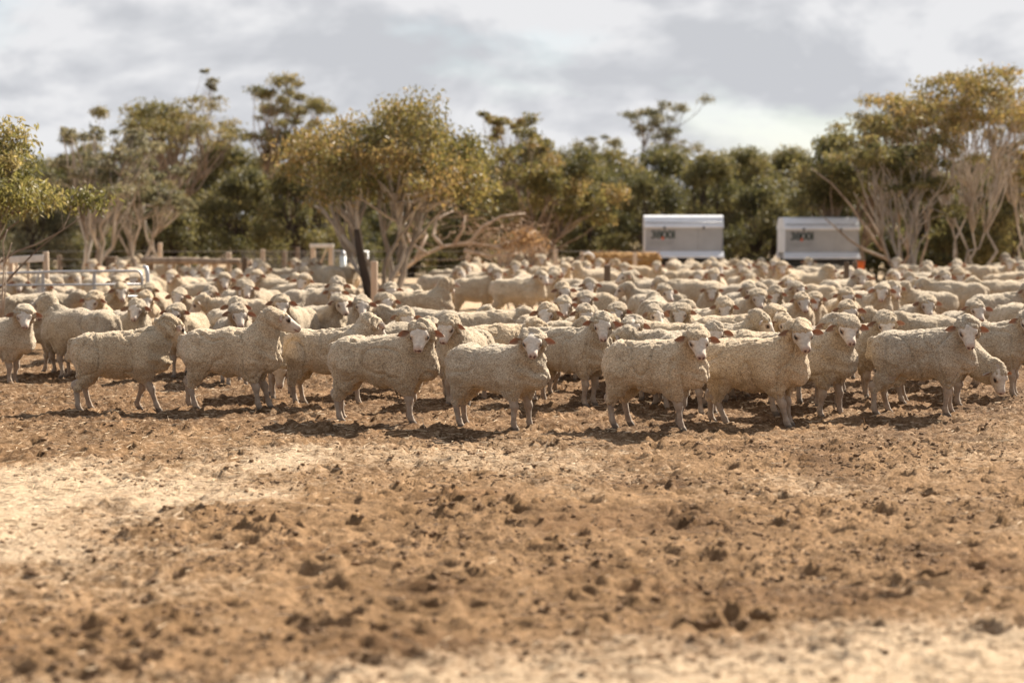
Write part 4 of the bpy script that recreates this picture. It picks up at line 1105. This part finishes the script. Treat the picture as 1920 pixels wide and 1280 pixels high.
specs = []
for i, s in enumerate(FRONT + MID):
    px, d, yaw, head, mode, size, label = s[:7]
    opt = s[7] if len(s) > 7 else {}
    p = at(px, d, 0.4)
    if i < 17 or len(s) < 8: opt = dict({'folds': max(0.0, R_.uniform(-0.5, 0.8))}, **opt)
    specs.append(dict(x=p.x, y=p.y, yaw=yaw + R_.uniform(-5, 5), head=head + R_.uniform(-9, 9), mode=mode, size=size, label=label, opt=opt, w=0.12 if i < 17 else 0.6, group=GRP))
# the far flock, blurred: placed at random on the ground, never closer than sheep can stand
rr = random.Random(4)
def seg(s):
    a = radians(s['yaw']); c, n = cos(a) * 0.30, sin(a) * 0.30
    return [(s['x'] + k * c, s['y'] + k * n) for k in (-1, 0, 1)]
def clear(s, lim):
    for o in specs:
        if abs(o['x'] - s['x']) > 1.5 or abs(o['y'] - s['y']) > 1.5: continue
        for ax, ay in seg(s):
            for bx, by in seg(o):
                if (ax - bx) ** 2 + (ay - by) ** 2 < lim * lim: return False
    return True
def region(px, d):
    if px < 265: return 'behind the galvanised rail gate'
    if px < 470: return 'around the timber rail fence'
    if px < 700: return 'before the wooden door frame'
    if px < 1090: return 'below the fallen dead branches'
    if px < 1235: return 'before the long hay bale'
    if px < 1400: return 'below the left feeder'
    if px < 1460: return 'between the two feeders'
    if px < 1625: return 'below the right feeder'
    return 'under the right-hand pale trees'
tries = 0; nf = 0
while tries < 6000 and nf < 150:
    tries += 1
    px = rr.uniform(-120, 2040); d = 23.5 + 21.5 * rr.random() ** 0.9
    if 840 < px < 1075 and 22.5 < d < 31.5: continue          # the open straw gap
    if 660 < px < 860 and d > 27.0: continue                   # the big tree
    if px < 700 and d > 43: continue
    if 255 < px < 480 and 38.6 < d < 41.4: continue
    if px < 290 and 26.9 < d < 29.0: continue
    if 0 < px < 110 and 30.8 < d < 33.2: continue
    if 1060 < px < 1260 and d > 44.5: continue
    if 1580 < px < 1860 and d > 41: continue
    yaw = rr.choice((0, 180, 0, 180, -90, -110, -70, -60, 90, 30, 150)) + rr.uniform(-18, 18)
    look = rr.random()
    back = 50 < yaw % 360 < 130
    if back: mode, head = 'low', yaw + rr.uniform(-20, 20)
    elif look < 0.72: mode, head = 'up', -90 + rr.uniform(-15, 15)
    else: mode, head = rr.choice(('low', 'low', 'up', 'graze')), yaw + rr.uniform(-25, 25)
    p = at(px, d, 0.4)
    s = dict(x=p.x, y=p.y, yaw=yaw, head=head, mode=mode, size=rr.uniform(0.94, 1.06), opt={}, w=1.0)
    if not clear(s, 0.50): continue
    y_ = (yaw + 180) % 360 - 180
    look_ = 'facing away' if back else ('facing the camera' if -140 < y_ < -40 else ('side-on facing right' if abs(y_) < 50 else 'side-on facing left'))
    if mode == 'graze': look_ += ', grazing'
    elif mode == 'up' and not (-140 < y_ < -40) and abs(head + 90) < 20: look_ = look_.replace('side-on facing ', '') + '-facing, face to camera'
    s['label'] = 'far sheep %s, %s' % (region(px, d), look_); s['far'] = 1
    s['group'] = 'far flock: sheep ' + region(px, d) + ', ' + look_
    specs.append(s); nf += 1
# let overlapping neighbours step apart
for it in range(40):
    moved = 0
    for i in range(len(specs)):
        a = specs[i]
        for k in range(i + 1, len(specs)):
            b = specs[k]
            if abs(a['x'] - b['x']) > 1.2 or abs(a['y'] - b['y']) > 1.2: continue
            best = None
            for pa in seg(a):
                for pb in seg(b):
                    dd = math.hypot(pa[0] - pb[0], pa[1] - pb[1])
                    if best is None or dd < best[0]: best = (dd, pb[0] - pa[0], pb[1] - pa[1])
            if best[0] < 0.41:
                push = (0.41 - best[0]) * 0.5; ln = best[0] + 1e-6
                ux, uy = best[1] / ln * 0.45, best[2] / ln + (0.25 if b['y'] > a['y'] else -0.25)
                wa, wb = a['w'] / (a['w'] + b['w']), b['w'] / (a['w'] + b['w'])
                a['x'] -= ux * push * 2 * wa; a['y'] -= uy * push * 2 * wa; b['x'] += ux * push * 2 * wb; b['y'] += uy * push * 2 * wb
                moved += 1
    if not moved: break
ORD = ['leftmost', 'second from left', 'third from left', 'fourth from left', 'fifth from left', 'sixth from left', 'seventh from left', 'eighth from left', 'ninth from left', 'tenth from left', 'eleventh from left', 'twelfth from left', 'thirteenth from left', 'fourteenth from left']
_by = {}
for s in specs:
    if 'far' in s: _by.setdefault(s['label'], []).append(s)
for lab, ls in _by.items():
    ls.sort(key=lambda q: q['x'] / q['y'])
    if len(ls) > 1:
        for k, q in enumerate(ls):
            w_ = 'rightmost' if k == len(ls) - 1 else (ORD[k] if k < len(ORD) else None)
            if w_: q['label'] = '%s (%s of its kind there)' % (lab, w_) if False else '%s, %s of %d' % (lab, w_, len(ls))
for i, s in enumerate(specs):
    rel = (s['head'] - s['yaw'] + 180) % 360 - 180
    rel = max(-105, min(105, rel))
    tier = 'hi' if i < len(FRONT) and s['y'] < 19.0 else ('mid' if s['y'] < 28.5 else 'far')
    sk, fl = sheep_meshes(tier, rel, s['mode'], 1000 + i * 7, s['opt'])
    o = link('sheep', sk)
    o.location = (s['x'], s['y'], ground_z(s['x'], s['y']) - 0.004)
    o.rotation_euler = (0, 0, radians(s['yaw'])); o.scale = (s['size'] * R_.uniform(.95, 1.05), s['size'] * R_.uniform(.92, 1.05), s['size'] * R_.uniform(.96, 1.04))
    tag(o, s['label'], 'sheep', s['group'])
    link('fleece', fl, o)

# ------------------------------------------------------------------ yard structures
def straight_post(mb, p, h, w, rnd, lean=0.0, z0=-0.1):
    Rm = Matrix.Rotation(rnd.uniform(-0.05, 0.05), 3, 'Z') @ Matrix.Rotation(lean, 3, 'Y')
    mb.box((p[0], p[1], (h + z0) / 2), (w, w * 0.9, h - z0), Rm, b=w * 0.16, jit=w * 0.03, rnd=rnd)

# galvanised rail gate at left
def rail_gate():
    d = 27.9
    o = at(-60, d, 0); root = empty('rail_gate', (o.x, o.y, ground_z(o.x, o.y)))
    tag(root, 'galvanised steel rail gate with a rounded corner at the far left', 'gate')
    W1 = at(268, d, 0).x - o.x
    z1 = height_at(506, d); z2 = height_at(531, d); lo_ = 0.22
    mb = MB(); r = 0.018; cr = 0.09
    pts = [(0, 0, lo_), (0, 0, z1 - 0.03), (0.03, 0, z1)]
    pts = [Vector((0, 0, z1 - 0.05))]
    mb.tube([(0, 0, z1 - 0.05), (W1 * 0.5, 0, z1 - 0.01), (W1 - cr, 0, z1), (W1 - cr * 0.35, 0, z1 - cr * 0.18), (W1, 0, z1 - cr), (W1, 0, 0.10)], r, 10)
    mb.build('gate_frame', GALV, root, smooth=True)
    for z in (z2, z2 - 0.17, z2 - 0.33, z2 - 0.48):
        mb = MB(); mb.tube([(0, 0, z - 0.02), (W1, 0, z)], r * 0.85, 8); mb.build('rail', GALV, root, smooth=True)
    for px in (82, 178):
        x = at(px, d, 0).x - o.x
        mb = MB(); mb.box((x, 0.012, (z1 + 0.1) / 2), (0.045, 0.02, z1 - 0.14), b=0.004); mb.build('upright', GALV, root)
    mb = MB(); x = W1 + 0.075
    mb.tube([(x, 0, -0.1), (x, 0, z1 - 0.04), (x - 0.02, 0, z1 + 0.05), (x - 0.06, 0, z1 + 0.06)], 0.03, 8)
    mb.build('hinge_post', GALV, root, smooth=True)
rail_gate()
# pale wooden frame with white top board, left
def white_top_frame():
    d = 32.0
    o = at(22, d, 0); gz = ground_z(o.x, o.y); root = empty('wooden_frame', (o.x, o.y, gz))
    tag(root, 'wooden frame with a whitewashed top board behind the rail gate', 'frame')
    w = at(88, d, 0).x - o.x
    zt = height_at(480, d); zr = height_at(470, d)
    for x, z in ((0.0, zt), (w, zr)):
        mb = MB(); straight_post(mb, (x, 0), z, 0.085, R_); mb.build('post', TIMBER_PALE, root)
    mb = MB(); mb.box((w * 0.48, -0.065, zt - 0.035), (w * 0.98, 0.04, 0.115), Matrix.Rotation(-0.06, 3, 'Y'), b=0.01); mb.build('top_board', BOARD_WHITE, root)
    for k in (0.17, 0.5):
        mb = MB(); mb.box((w * k, -0.02, zt / 2), (0.04, 0.03, zt * 0.9), b=0.006); mb.build('picket', TIMBER_PALE, root)
    mb = MB(); mb.tube([(w * 0.45, -0.05, 0.12), (w * 0.85, -0.05, zt * 0.82)], 0.018, 6); mb.build('brace', GALV, root)
    mb = MB(); mb.box((w * 0.5, 0.05, zt * 0.45), (w, 0.03, 0.07), b=0.008); mb.build('rail', TIMBER, root)
white_top_frame()
# dark box on a rail, left
def dark_box():
    d = 40.0
    o = at(209, d, 0); root = empty('feed_bin', (o.x, o.y, ground_z(o.x, o.y)))
    tag(root, 'small dark box on a post left of the timber rail fence', 'box')
    z0, z1 = height_at(501, d), height_at(483, d)
    mb = MB(); mb.box((0, 0, (z0 + z1) / 2), (0.20, 0.16, z1 - z0), b=0.012); mb.build('bin', TIMBER_DARK, root)
    mb = MB(); mb.box((0, 0, z1 + 0.012), (0.24, 0.20, 0.024), b=0.006); mb.build('lid', TIMBER, root)
    mb = MB(); straight_post(mb, (0, 0), z0 - 0.001, 0.09, R_); mb.build('post', TIMBER, root)
dark_box()
# timber rail fence
def timber_fence():
    d = 40.0
    o = at(272, d, 0); root = empty('timber_fence', (o.x, o.y, ground_z(o.x, o.y)))
    tag(root, 'heavy weathered log rail on posts across the left of the yard', 'fence')
    w = at(455, d, 0).x - o.x; z = height_at(490, d)
    mb = MB(); rs = np.random.RandomState(3)
    mb.tube(bent(rs, (-0.06, 0, z + 0.01), (w - 0.05, 0, z), 9, 0.006), np.linspace(0.075, 0.06, 9), 9); mb.build('rail', TIMBER, root, smooth=True)
    for px, h, m in ((280, 0.93, TIMBER), (428, 1.0, TIMBER_PALE), (449, 0.80, TIMBER_PALE), (458, 0.90, TIMBER_DARK), (467, 0.85, TIMBER_PALE)):
        x = at(px, d, 0).x - o.x
        mb = MB(); straight_post(mb, (x, 0.13 if px != 458 else 0.14), h, 0.15 if px == 280 else 0.10, R_); mb.build('post', m, root)
    for px in (350, 402):
        x = at(px, d, 0).x - o.x
        mb = MB(); straight_post(mb, (x, 0.13), 0.86, 0.11, R_); mb.build('post', TIMBER_PALE, root)
timber_fence()
# wire fence behind the yard
def wire_fence():
    d = 45.5
    o = at(-60, d, 0); root = empty('wire_fence', (o.x, o.y, 0))
    tag(root, 'post and wire fence running along the back of the yard in front of the trees', 'fence')
    x1 = at(1205, d, 0).x - o.x
    for px, top_ in ((-30, 470), (113, 478), (300, 455), (492, 467), (533, 470), (557, 463), (588, 470), (878, 476), (937, 470), (955, 478), (1042, 466), (1090, 472), (1190, 474)):
        p = at(px, d, 0); mb = MB(); straight_post(mb, (p.x - o.x, p.y - o.y), height_at(top_, d), 0.10, R_, R_.uniform(-0.04, 0.04)); mb.build('post', TIMBER if px % 2 else TIMBER_PALE, root)
    for z in (0.25, 0.42, 0.58, 0.74, 0.92):
        mb = MB(); mb.tube([(x1 * k / 12, -0.06, z + (0.012 if k % 2 else 0)) for k in range(13)], 0.006, 4); mb.build('wire', WIRE, root)
    mb = MB()
    for k in range(70):
        x = at(455 + k * 3.6, d, 0).x - o.x; mb.tube([(x, -0.067, 0.15), (x, -0.067, 0.93)], 0.004, 3, False)
    mb.build('mesh_wire', WIRE, root)
wire_fence()
# wooden door frame
def door_frame():
    d = 43.0
    o = at(604, d, 0); root = empty('door_frame', (o.x, o.y, ground_z(o.x, o.y)))
    tag(root, 'standing wooden door frame with a pale lintel left of the big central gum', 'frame')
    z = height_at(462, d); hw = (at(621, d, 0).x - at(587, d, 0).x) / 2
    for s in (-1, 1):
        mb = MB(); straight_post(mb, (s * hw, 0), z - 0.045, 0.095, R_); mb.build('post', TIMBER_PALE, root)
    mb = MB(); mb.box((0, 0, z), (hw * 2 + 0.13, 0.10, 0.085), b=0.012); mb.build('lintel', BOARD_WHITE, root)
    mb = MB(); mb.tube([(-hw * 0.6, -0.02, z * 0.45), (hw * 0.55, -0.02, z - 0.06)], 0.018, 6); mb.build('brace', TIMBER_PALE, root)
door_frame()
# mesh gate with pale blue post
def mesh_gate():
    d = 42.0
    o = at(626, d, 0); root = empty('mesh_gate', (o.x, o.y, ground_z(o.x, o.y)))
    tag(root, 'pale wire mesh gate between the door frame and the big central gum', 'gate')
    w = at(690, d, 0).x - o.x; z = height_at(470, d)
    mb = MB(); mb.tube([(0, 0, 0.1), (0, 0, z), (w, 0, z - 0.03), (w, 0, 0.1), (0, 0, 0.1)], 0.02, 8); mb.build('gate_frame', GALV, root, smooth=True)
    mb = MB()
    for k in range(1, 12): mb.tube([(w * k / 12, 0, 0.1), (w * k / 12, 0, z - 0.02)], 0.005, 4, False)
    for k in range(1, 10): mb.tube([(0, 0.008, 0.1 + (z - 0.12) * k / 10), (w, 0.008, 0.1 + (z - 0.12) * k / 10)], 0.005, 4, False)
    mb.build('mesh', GALV, root)
mesh_gate()
def pipe_post():
    d = 41.4
    o = at(644, d, 0); root = empty('pipe_post', (o.x, o.y, ground_z(o.x, o.y)))
    tag(root, 'thick pale blue pipe standing in front of the mesh gate', 'post')
    z = height_at(479, d)
    mb = MB(); mb.tube([(0, 0, -0.05), (0, 0, z)], 0.062, 14); pipe_ = mb.build('pipe', TANK_BLUE, root, smooth=True)
    mb = MB(); mb.tube([(0, 0, z), (0, 0, z + 0.03), (0, 0, z + 0.10)], [0.07, 0.045, 0.03], 12); mb.build('cap', GALV, pipe_, smooth=True)
pipe_post()
def lone_post(px, d, ytop, w, mat, label, lean=0.0):
    o = at(px, d, 0)
    mb = MB(); straight_post(mb, (0, 0), height_at(ytop, d), w, R_, lean)
    ob = mb.build('fence_post', mat, None, (o.x, o.y, ground_z(o.x, o.y)))
    tag(ob, label, 'post')
lone_post(702, 30.5, 490, 0.10, TIMBER_PALE, 'single pale square post in front of the dark leaning trunk')
lone_post(1138, 32.0, 496, 0.10, TIMBER_DARK, 'old grey post standing among sheep left of the left feeder')
lone_post(1586, 31.5, 491, 0.075, TIMBER_DARK, 'left one of two weathered posts below the right feeder')
lone_post(1602, 34.5, 491, 0.085, TIMBER_DARK, 'right one of two weathered posts below the right feeder')
# leaning pole with pale bent end
mb = MB()
o = at(1060, 35.5, 0)
pp = [atpx(x, y, 35.5) - o for x, y in ((1018, 560), (1050, 508), (1078, 486), (1094, 478))]
mb.tube(pp, [0.02, 0.018, 0.016, 0.016], 7)
root = empty('leaning_pole', (o.x, o.y, 0)); tag(root, 'thin leaning pole with a pale curved tip left of the hay bale', 'pole')
mb.build('pole', TIMBER_DARK, root, smooth=True)
mb = MB(); mb.tube([atpx(x, y, 35.5) - o for x, y in ((1094, 477), (1103, 474), (1110, 478), (1114, 485))], [0.024, 0.03, 0.03, 0.022], 8); mb.build('tip', BOARD_WHITE, root, smooth=True)
# long hay bale
def hay_bale():
    d = 47.0
    a, b = at(1100, d, 0), at(1238, d, 0)
    root = empty('hay_bale', ((a.x + b.x) / 2, d, ground_z((a.x + b.x) / 2, d))); tag(root, 'long golden brown hay bale beside the left feeder', 'hay bale')
    w = b.x - a.x; h = height_at(474, d)
    rs = np.random.RandomState(8)
    nx, na = 60, 40
    V = []
    for i in range(nx + 1):
        t = i / nx
        for k in range(na):
            an = 2 * pi * k / na
            e = 0.35
            cy_ = np.sign(cos(an)) * abs(cos(an)) ** e * 0.42; cz = np.sign(sin(an)) * abs(sin(an)) ** e * h / 2
            en = 1 - 0.22 * max(0, abs(t - 0.5) * 2 - 0.9) / 0.1
            V.append(((t - 0.5) * w, cy_ * en, h / 2 + cz * en))
    V = np.array(V)
    nrm = V - np.array([0, 0, h / 2]); nrm[:, 0] *= 0.05; nrm /= np.linalg.norm(nrm, axis=1)[:, None]
    V = V + nrm * ((vn3(V, 12, 1) - 0.5) * 0.07 + (vn3(V, 35, 2) - 0.5) * 0.04)[:, None]
    F = [[i * na + k, i * na + (k + 1) % na, (i + 1) * na + (k + 1) % na, (i + 1) * na + k] for i in range(nx) for k in range(na)]
    n0 = len(V); V = np.concatenate([V, [[-w / 2 - 0.01, 0, h / 2], [w / 2 + 0.01, 0, h / 2]]])
    F3 = [[n0, (k + 1) % na, k] for k in range(na)] + [[n0 + 1, nx * na + k, nx * na + (k + 1) % na] for k in range(na)]
    link('bale_body', mesh_np('bale_body', V, [np.array(F), np.array(F3)], HAY, smooth=False), root)
    mb = MB()
    for k in range(900):
        p = V[rs.randint(0, n0)]; dr = rs.normal(size=3); dr /= np.linalg.norm(dr)
        mb.tube([p, p + dr * rs.uniform(0.05, 0.14)], 0.003, 3, False)
    o_ = mb.build('loose_stalks', HAY, root); o_['kind'] = 'stuff'
hay_bale()

# grain feeders with lettering
def text_mesh(body, size, offset=0.0, extrude=0.002):
    cu = bpy.data.curves.new('t', 'FONT'); cu.body = body; cu.size = size; cu.offset = offset; cu.extrude = extrude; cu.align_x = 'LEFT'; cu.space_character = 0.92
    ob = bpy.data.objects.new('t', cu); COL.objects.link(ob)
    dg = bpy.context.evaluated_depsgraph_get()
    me = bpy.data.meshes.new_from_object(ob.evaluated_get(dg)); bpy.data.objects.remove(ob); bpy.data.curves.remove(cu)
    return me
def feeder(px0, px1, ytop, ybot, d, rz, label):
    a, b = at(px0, d, 0), at(px1, d, 0); w = b.x - a.x
    cxm = (a.x + b.x) / 2
    w *= 0.975
    root = empty('grain_feeder', (cxm, d, ground_z(cxm, d)), rz)
    tag(root, label, 'feeder', 'grain feeders in front of the trees')
    zt, zb = height_at(ytop, d), height_at(ybot, d)
    H_ = zt - zb
    zs = zb + H_ * 0.70        # spring of the lid
    zl = zb + H_ * 0.155       # top of the lower lip
    def extr(prof, x0, x1, name, mat, thick=0.0, smooth=False):
        V = [(x, y, z) for x in (x0, x1) for (y, z) in prof]; n = len(prof)
        F = [[i, (i + 1) % n, n + (i + 1) % n, n + i] for i in range(n)]
        mb = MB(); mb.add(V, F)
        c0 = (x0, sum(p[0] for p in prof) / n, sum(p[1] for p in prof) / n); c1 = (x1,) + c0[1:]
        m_ = len(mb.V); mb.V += [c0, c1]; mb.n += 2
        mb.F3 += [[m_, (i + 1) % n, i] for i in range(n)] + [[m_ + 1, n + i, n + (i + 1) % n] for i in range(n)]
        return mb.build(name, mat, root, smooth=smooth)
    yd = 0.52
    # hopper body: front leans in slightly towards its foot
    extr([(-yd + 0.03, zs), (-yd + 0.10, zl - 0.02), (yd - 0.10, zl - 0.02), (yd - 0.03, zs)], -w / 2 + 0.03, w / 2 - 0.03, 'hopper', FEED_GREY)
    # folded lid: two facets each side and a flat ridge, rolled front edge
    zm = zs + (zt - zs) * 0.42
    extr([(-yd - 0.02, zs - 0.005), (-yd - 0.03, zs + 0.03), (-yd + 0.055, zm - 0.012), (-yd + 0.055, zm + 0.012), (-yd + 0.17, zt - 0.045), (-yd + 0.30, zt), (yd - 0.30, zt), (yd - 0.17, zt - 0.045), (yd + 0.03, zs + 0.03), (yd + 0.02, zs - 0.005)],
         -w / 2 - 0.01, w / 2 + 0.01, 'lid', FEED_WHITE)
    lid_ = [c for c in root.children if c.name.startswith('lid')][0]; hop_ = [c for c in root.children if c.name.startswith('hopper')][0]
    mb = MB(); mb.tube([(-w / 2 + 0.02, -yd + 0.045, zm), (w / 2 - 0.02, -yd + 0.045, zm)], 0.012, 8); mb.build('lid_hinge', FEED_GREY, lid_, smooth=True)
    for s in (-1, 1):
        mb = MB(); mb.box((s * (w / 2 - 0.012), 0, (zs + zl) / 2 - 0.01), (0.03, yd * 2 - 0.10, zs - zl - 0.0), b=0.005); mb.build('end_panel', FEED_WHITE if s < 0 else FEED_GREY, root)
    # feed lip along the foot
    for s in (-1, 1):
        extr([(s * (yd - 0.14), zl - 0.03), (s * (yd - 0.085), zl), (s * (yd + 0.10), zb + 0.035), (s * (yd + 0.10), zb), (s * (yd - 0.14), zb)], -w / 2 - 0.015, w / 2 + 0.015, 'feed_lip', FEED_WHITE)
    for k in (0.36, 0.68):
        x = -w / 2 + w * k; q0 = (zs + zl) / 2
        mb = MB(); mb.box((x, -yd + 0.063, q0), (0.018, 0.010, zs - zl - 0.02), Matrix.Rotation(math.atan2(0.07, zs - zl + 0.02), 3, 'X')); mb.build('seam', FEED_GREY, hop_)
    for k in (0.25, 0.75):
        mb = MB(); mb.box((-w / 2 + w * k, -yd - 0.037, zs + 0.005), (0.05, 0.014, 0.07), b=0.004); mb.build('latch', FEED_DARK, lid_)
    # trough, skid and legs below
    mb = MB(); mb.box((0, 0, zb - 0.10), (w * 0.96, yd * 1.5, 0.19), b=0.02); mb.build('trough', FEED_DARK, root)
    for sx in (-1, 1):
        for sy in (-1, 1):
            mb = MB(); mb.box((sx * (w / 2 - 0.06), sy * (yd - 0.20), (zb - 0.20) / 2), (0.07, 0.07, zb - 0.18), b=0.008); mb.build('leg', FEED_DARK if sx > 0 else FEED_GREY, root)
    for sy in (-1, 1):
        mb = MB(); mb.box((0, sy * (yd - 0.08), 0.04), (w * 1.02, 0.08, 0.08), b=0.015); mb.build('skid', FEED_DARK, root)
    # lettering, on the leaning front
    lean = math.atan2(0.07, zs - zl)
    xl = -w / 2 + w * 0.075; zl1 = zb + H_ * 0.455
    def front_y(z): return -yd + 0.03 + (zs - z) / (zs - zl + 0.02) * 0.07
    Rm = Matrix.Rotation(pi / 2 - lean * 0 + lean, 4, 'X')
    me = text_mesh('3800I', H_ * 0.262, 0.006); me.materials.append(INK)
    xs = [v.co.x for v in me.vertices]; sc = (w * 0.305) / (max(xs) - min(xs))
    o_ = link('lettering', me, hop_, (xl, front_y(zl1) - 0.006, zl1)); o_.rotation_euler = (pi / 2 + lean, 0, 0); o_.scale = (sc, 1, 1)
    # small orange emblem under the middle of the number and two lines of fine print
    mb = MB(); cx_, cz_ = xl + w * 0.155, zl1 - 0.005
    pts = [(x * 0.75, z * 0.7) for x, z in ((0, 0.085), (0.034, 0.045), (0.045, 0.0), (0.024, -0.04), (0, -0.055), (-0.024, -0.04), (-0.045, 0.0), (-0.030, 0.04))]
    V = [(cx_ + x, front_y(cz_ + z) - 0.0105, cz_ + z) for x, z in pts] + [(cx_ + x, front_y(cz_ + z) - 0.008, cz_ + z) for x, z in pts]
    n = len(pts); mb.add(V, [[i, (i + 1) % n, n + (i + 1) % n, n + i] for i in range(n)]); c_ = len(mb.V); mb.V.append((cx_, front_y(cz_) - 0.0105, cz_)); mb.n += 1
    mb.F3 += [[c_, i, (i + 1) % n] for i in range(n)]
    mb.build('emblem', ORANGE_INK, hop_)
    for k, (ll, dz) in enumerate(((0.285, 0.085), (0.26, 0.145))):
        mb = MB(); rs = np.random.RandomState(k); x = xl
        while x < xl + w * ll:
            q = rs.uniform(0.02, 0.05); z = zl1 - dz
            mb.box((x + q / 2, front_y(z) - 0.003, z), (q, 0.004, 0.018), Matrix.Rotation(lean, 3, 'X')); x += q + 0.012
        mb.build('fine_print', INK_GREY, hop_)
feeder(1205, 1354, 404, 483, 49.0, radians(-1.5), 'left grey grain feeder with a white lid, numbers on its side, beside the hay bale')
feeder(1461, 1604, 407, 484, 49.0, radians(3.0), 'right grey grain feeder with a white lid and numbers, crossed by a thin branch')
# thin branch crossing the right feeder
mb = MB(); o = at(1650, 46, 0)
for P_ in (((1690, 500), (1660, 484), (1620, 468), (1590, 448), (1565, 425), (1545, 408)), ((1655, 470), (1625, 430), (1595, 385), (1560, 345), (1520, 315)), ((1668, 490), (1648, 440), (1622, 395), (1600, 360))):
    mb.tube([atpx(x, y, 46) - o for x, y in P_], np.linspace(0.045, 0.012, len(P_)), 6)
root = empty('bare_tree', (o.x, o.y, 0)); tag(root, 'leafless leaning limbs reaching left across the right feeder', 'tree')
mb.build('trunk', BARK_TAN, root, smooth=True)
# orange tub
mb = MB(); o = at(1612, 44, 0); z0, z1 = height_at(505, 44), height_at(490, 44)
root = empty('orange_tub', (o.x, o.y, 0)); tag(root, 'small bright orange tub on a stake just right of the right feeder', 'tub')
mb.tube([(0, 0, z0), (0, 0, z1), (0, 0, z1 - 0.001), (0, 0, z0 + 0.02)], [0.085, 0.115, 0.100, 0.075], 16); tub_ = mb.build('tub', ORANGE, root, smooth=True)
mb = MB(); mb.tube([(0, 0, z1 - 0.01), (0, 0, z1 + 0.008), (0, 0, z1 - 0.01)], [0.118, 0.120, 0.104], 16, False); mb.build('rim', ORANGE, tub_, smooth=True)
mb = MB(); mb.tube([(0, 0, -0.1), (0, 0, z0)], 0.03, 6); mb.build('stake', TIMBER_DARK, root)

# fallen dead branches by the big gum
def fallen():
    d = 42.5; o = at(880, d, 0)
    root = empty('fallen_tree', (o.x, o.y, ground_z(o.x, o.y))); tag(root, 'fallen dead tree with bare pale limbs and rusty twigs right of the big central gum', 'dead tree')
    rs = np.random.RandomState(4)
    mb = MB()
    limbs = [((735, 520), (790, 480), (830, 462), (880, 455), (925, 462), (965, 450), (1005, 432)), ((830, 462), (812, 440), (818, 410), (850, 395)),
             ((780, 485), (800, 440), (785, 425)), ((880, 455), (905, 425), (940, 405), (985, 400)), ((925, 462), (960, 470), (1000, 466)),
             ((850, 460), (868, 430), (872, 405)), ((870, 470), (920, 480), (975, 475)), ((800, 475), (770, 455), (760, 430))]
    for l in limbs:
        P_ = [atpx(x, y, d + rs.uniform(-0.3, 0.3)) - o for x, y in l]
        mb.tube(P_, np.linspace(0.046, 0.016, len(P_)), 7)
    mb.build('trunk', DRY, root, smooth=True)
    mb = MB()
    for k in range(340):
        l = limbs[rs.randint(0, len(limbs))]; x, y = l[rs.randint(1, len(l))]
        if rs.rand() < 0.6: x, y = rs.uniform(880, 1015), rs.uniform(420, 480)
        p = np.array(atpx(x + rs.normal(0, 10), y + rs.normal(0, 6), d + rs.uniform(-0.5, 0.5)) - o)
        e = p + rs.normal(size=3) * (0.28, 0.2, 0.12)
        mb.tube(bent(rs, p, e, 4, 0.1), np.linspace(0.009, 0.004, 4), 4, False)
    o_ = mb.build('twigs', DRY_RED, root); o_['kind'] = 'stuff'
    V, F, col = leaves_np(rs, [np.array(atpx(985, 440, d) - o), np.array(atpx(960, 455, d) - o), np.array(atpx(1000, 450, d) - o)], [(0.32, 0.3, 0.2)] * 3, [220, 160, 120], (0.10, 0.02),
                          [(0.22, 0.13, 0.06), (0.30, 0.19, 0.10), (0.36, 0.25, 0.15)], [0.5, 0.5, 0.5])
    o_ = link('dead_leaves', mesh_np('dead_leaves', V, F, LEAF, {'col': col}, smooth=False), root); o_['kind'] = 'stuff'
fallen()
# thin twiggy sapling at the left edge
mb = MB(); o = at(4, 23.2, 0); rs = np.random.RandomState(9)
for l in (((6, 640), (4, 560), (8, 500), (6, 455), (14, 430)), ((5, 590), (10, 545), (12, 500)), ((4, 600), (-4, 560), (-2, 520), (2, 480)), ((7, 500), (18, 470), (22, 455))):
    mb.tube([atpx(x, y, 23.2) - o for x, y in l], np.linspace(0.014, 0.006, len(l)), 5)
mb.tube([(0.012, 0, -0.05), tuple(atpx(6, 640, 23.2) - o)], 0.015, 5)
root = empty('sapling', (o.x, o.y, 0)); tag(root, 'thin leafless grey sapling at the left edge among the sheep', 'sapling')
mb.build('trunk', TIMBER_PALE, root, smooth=True)
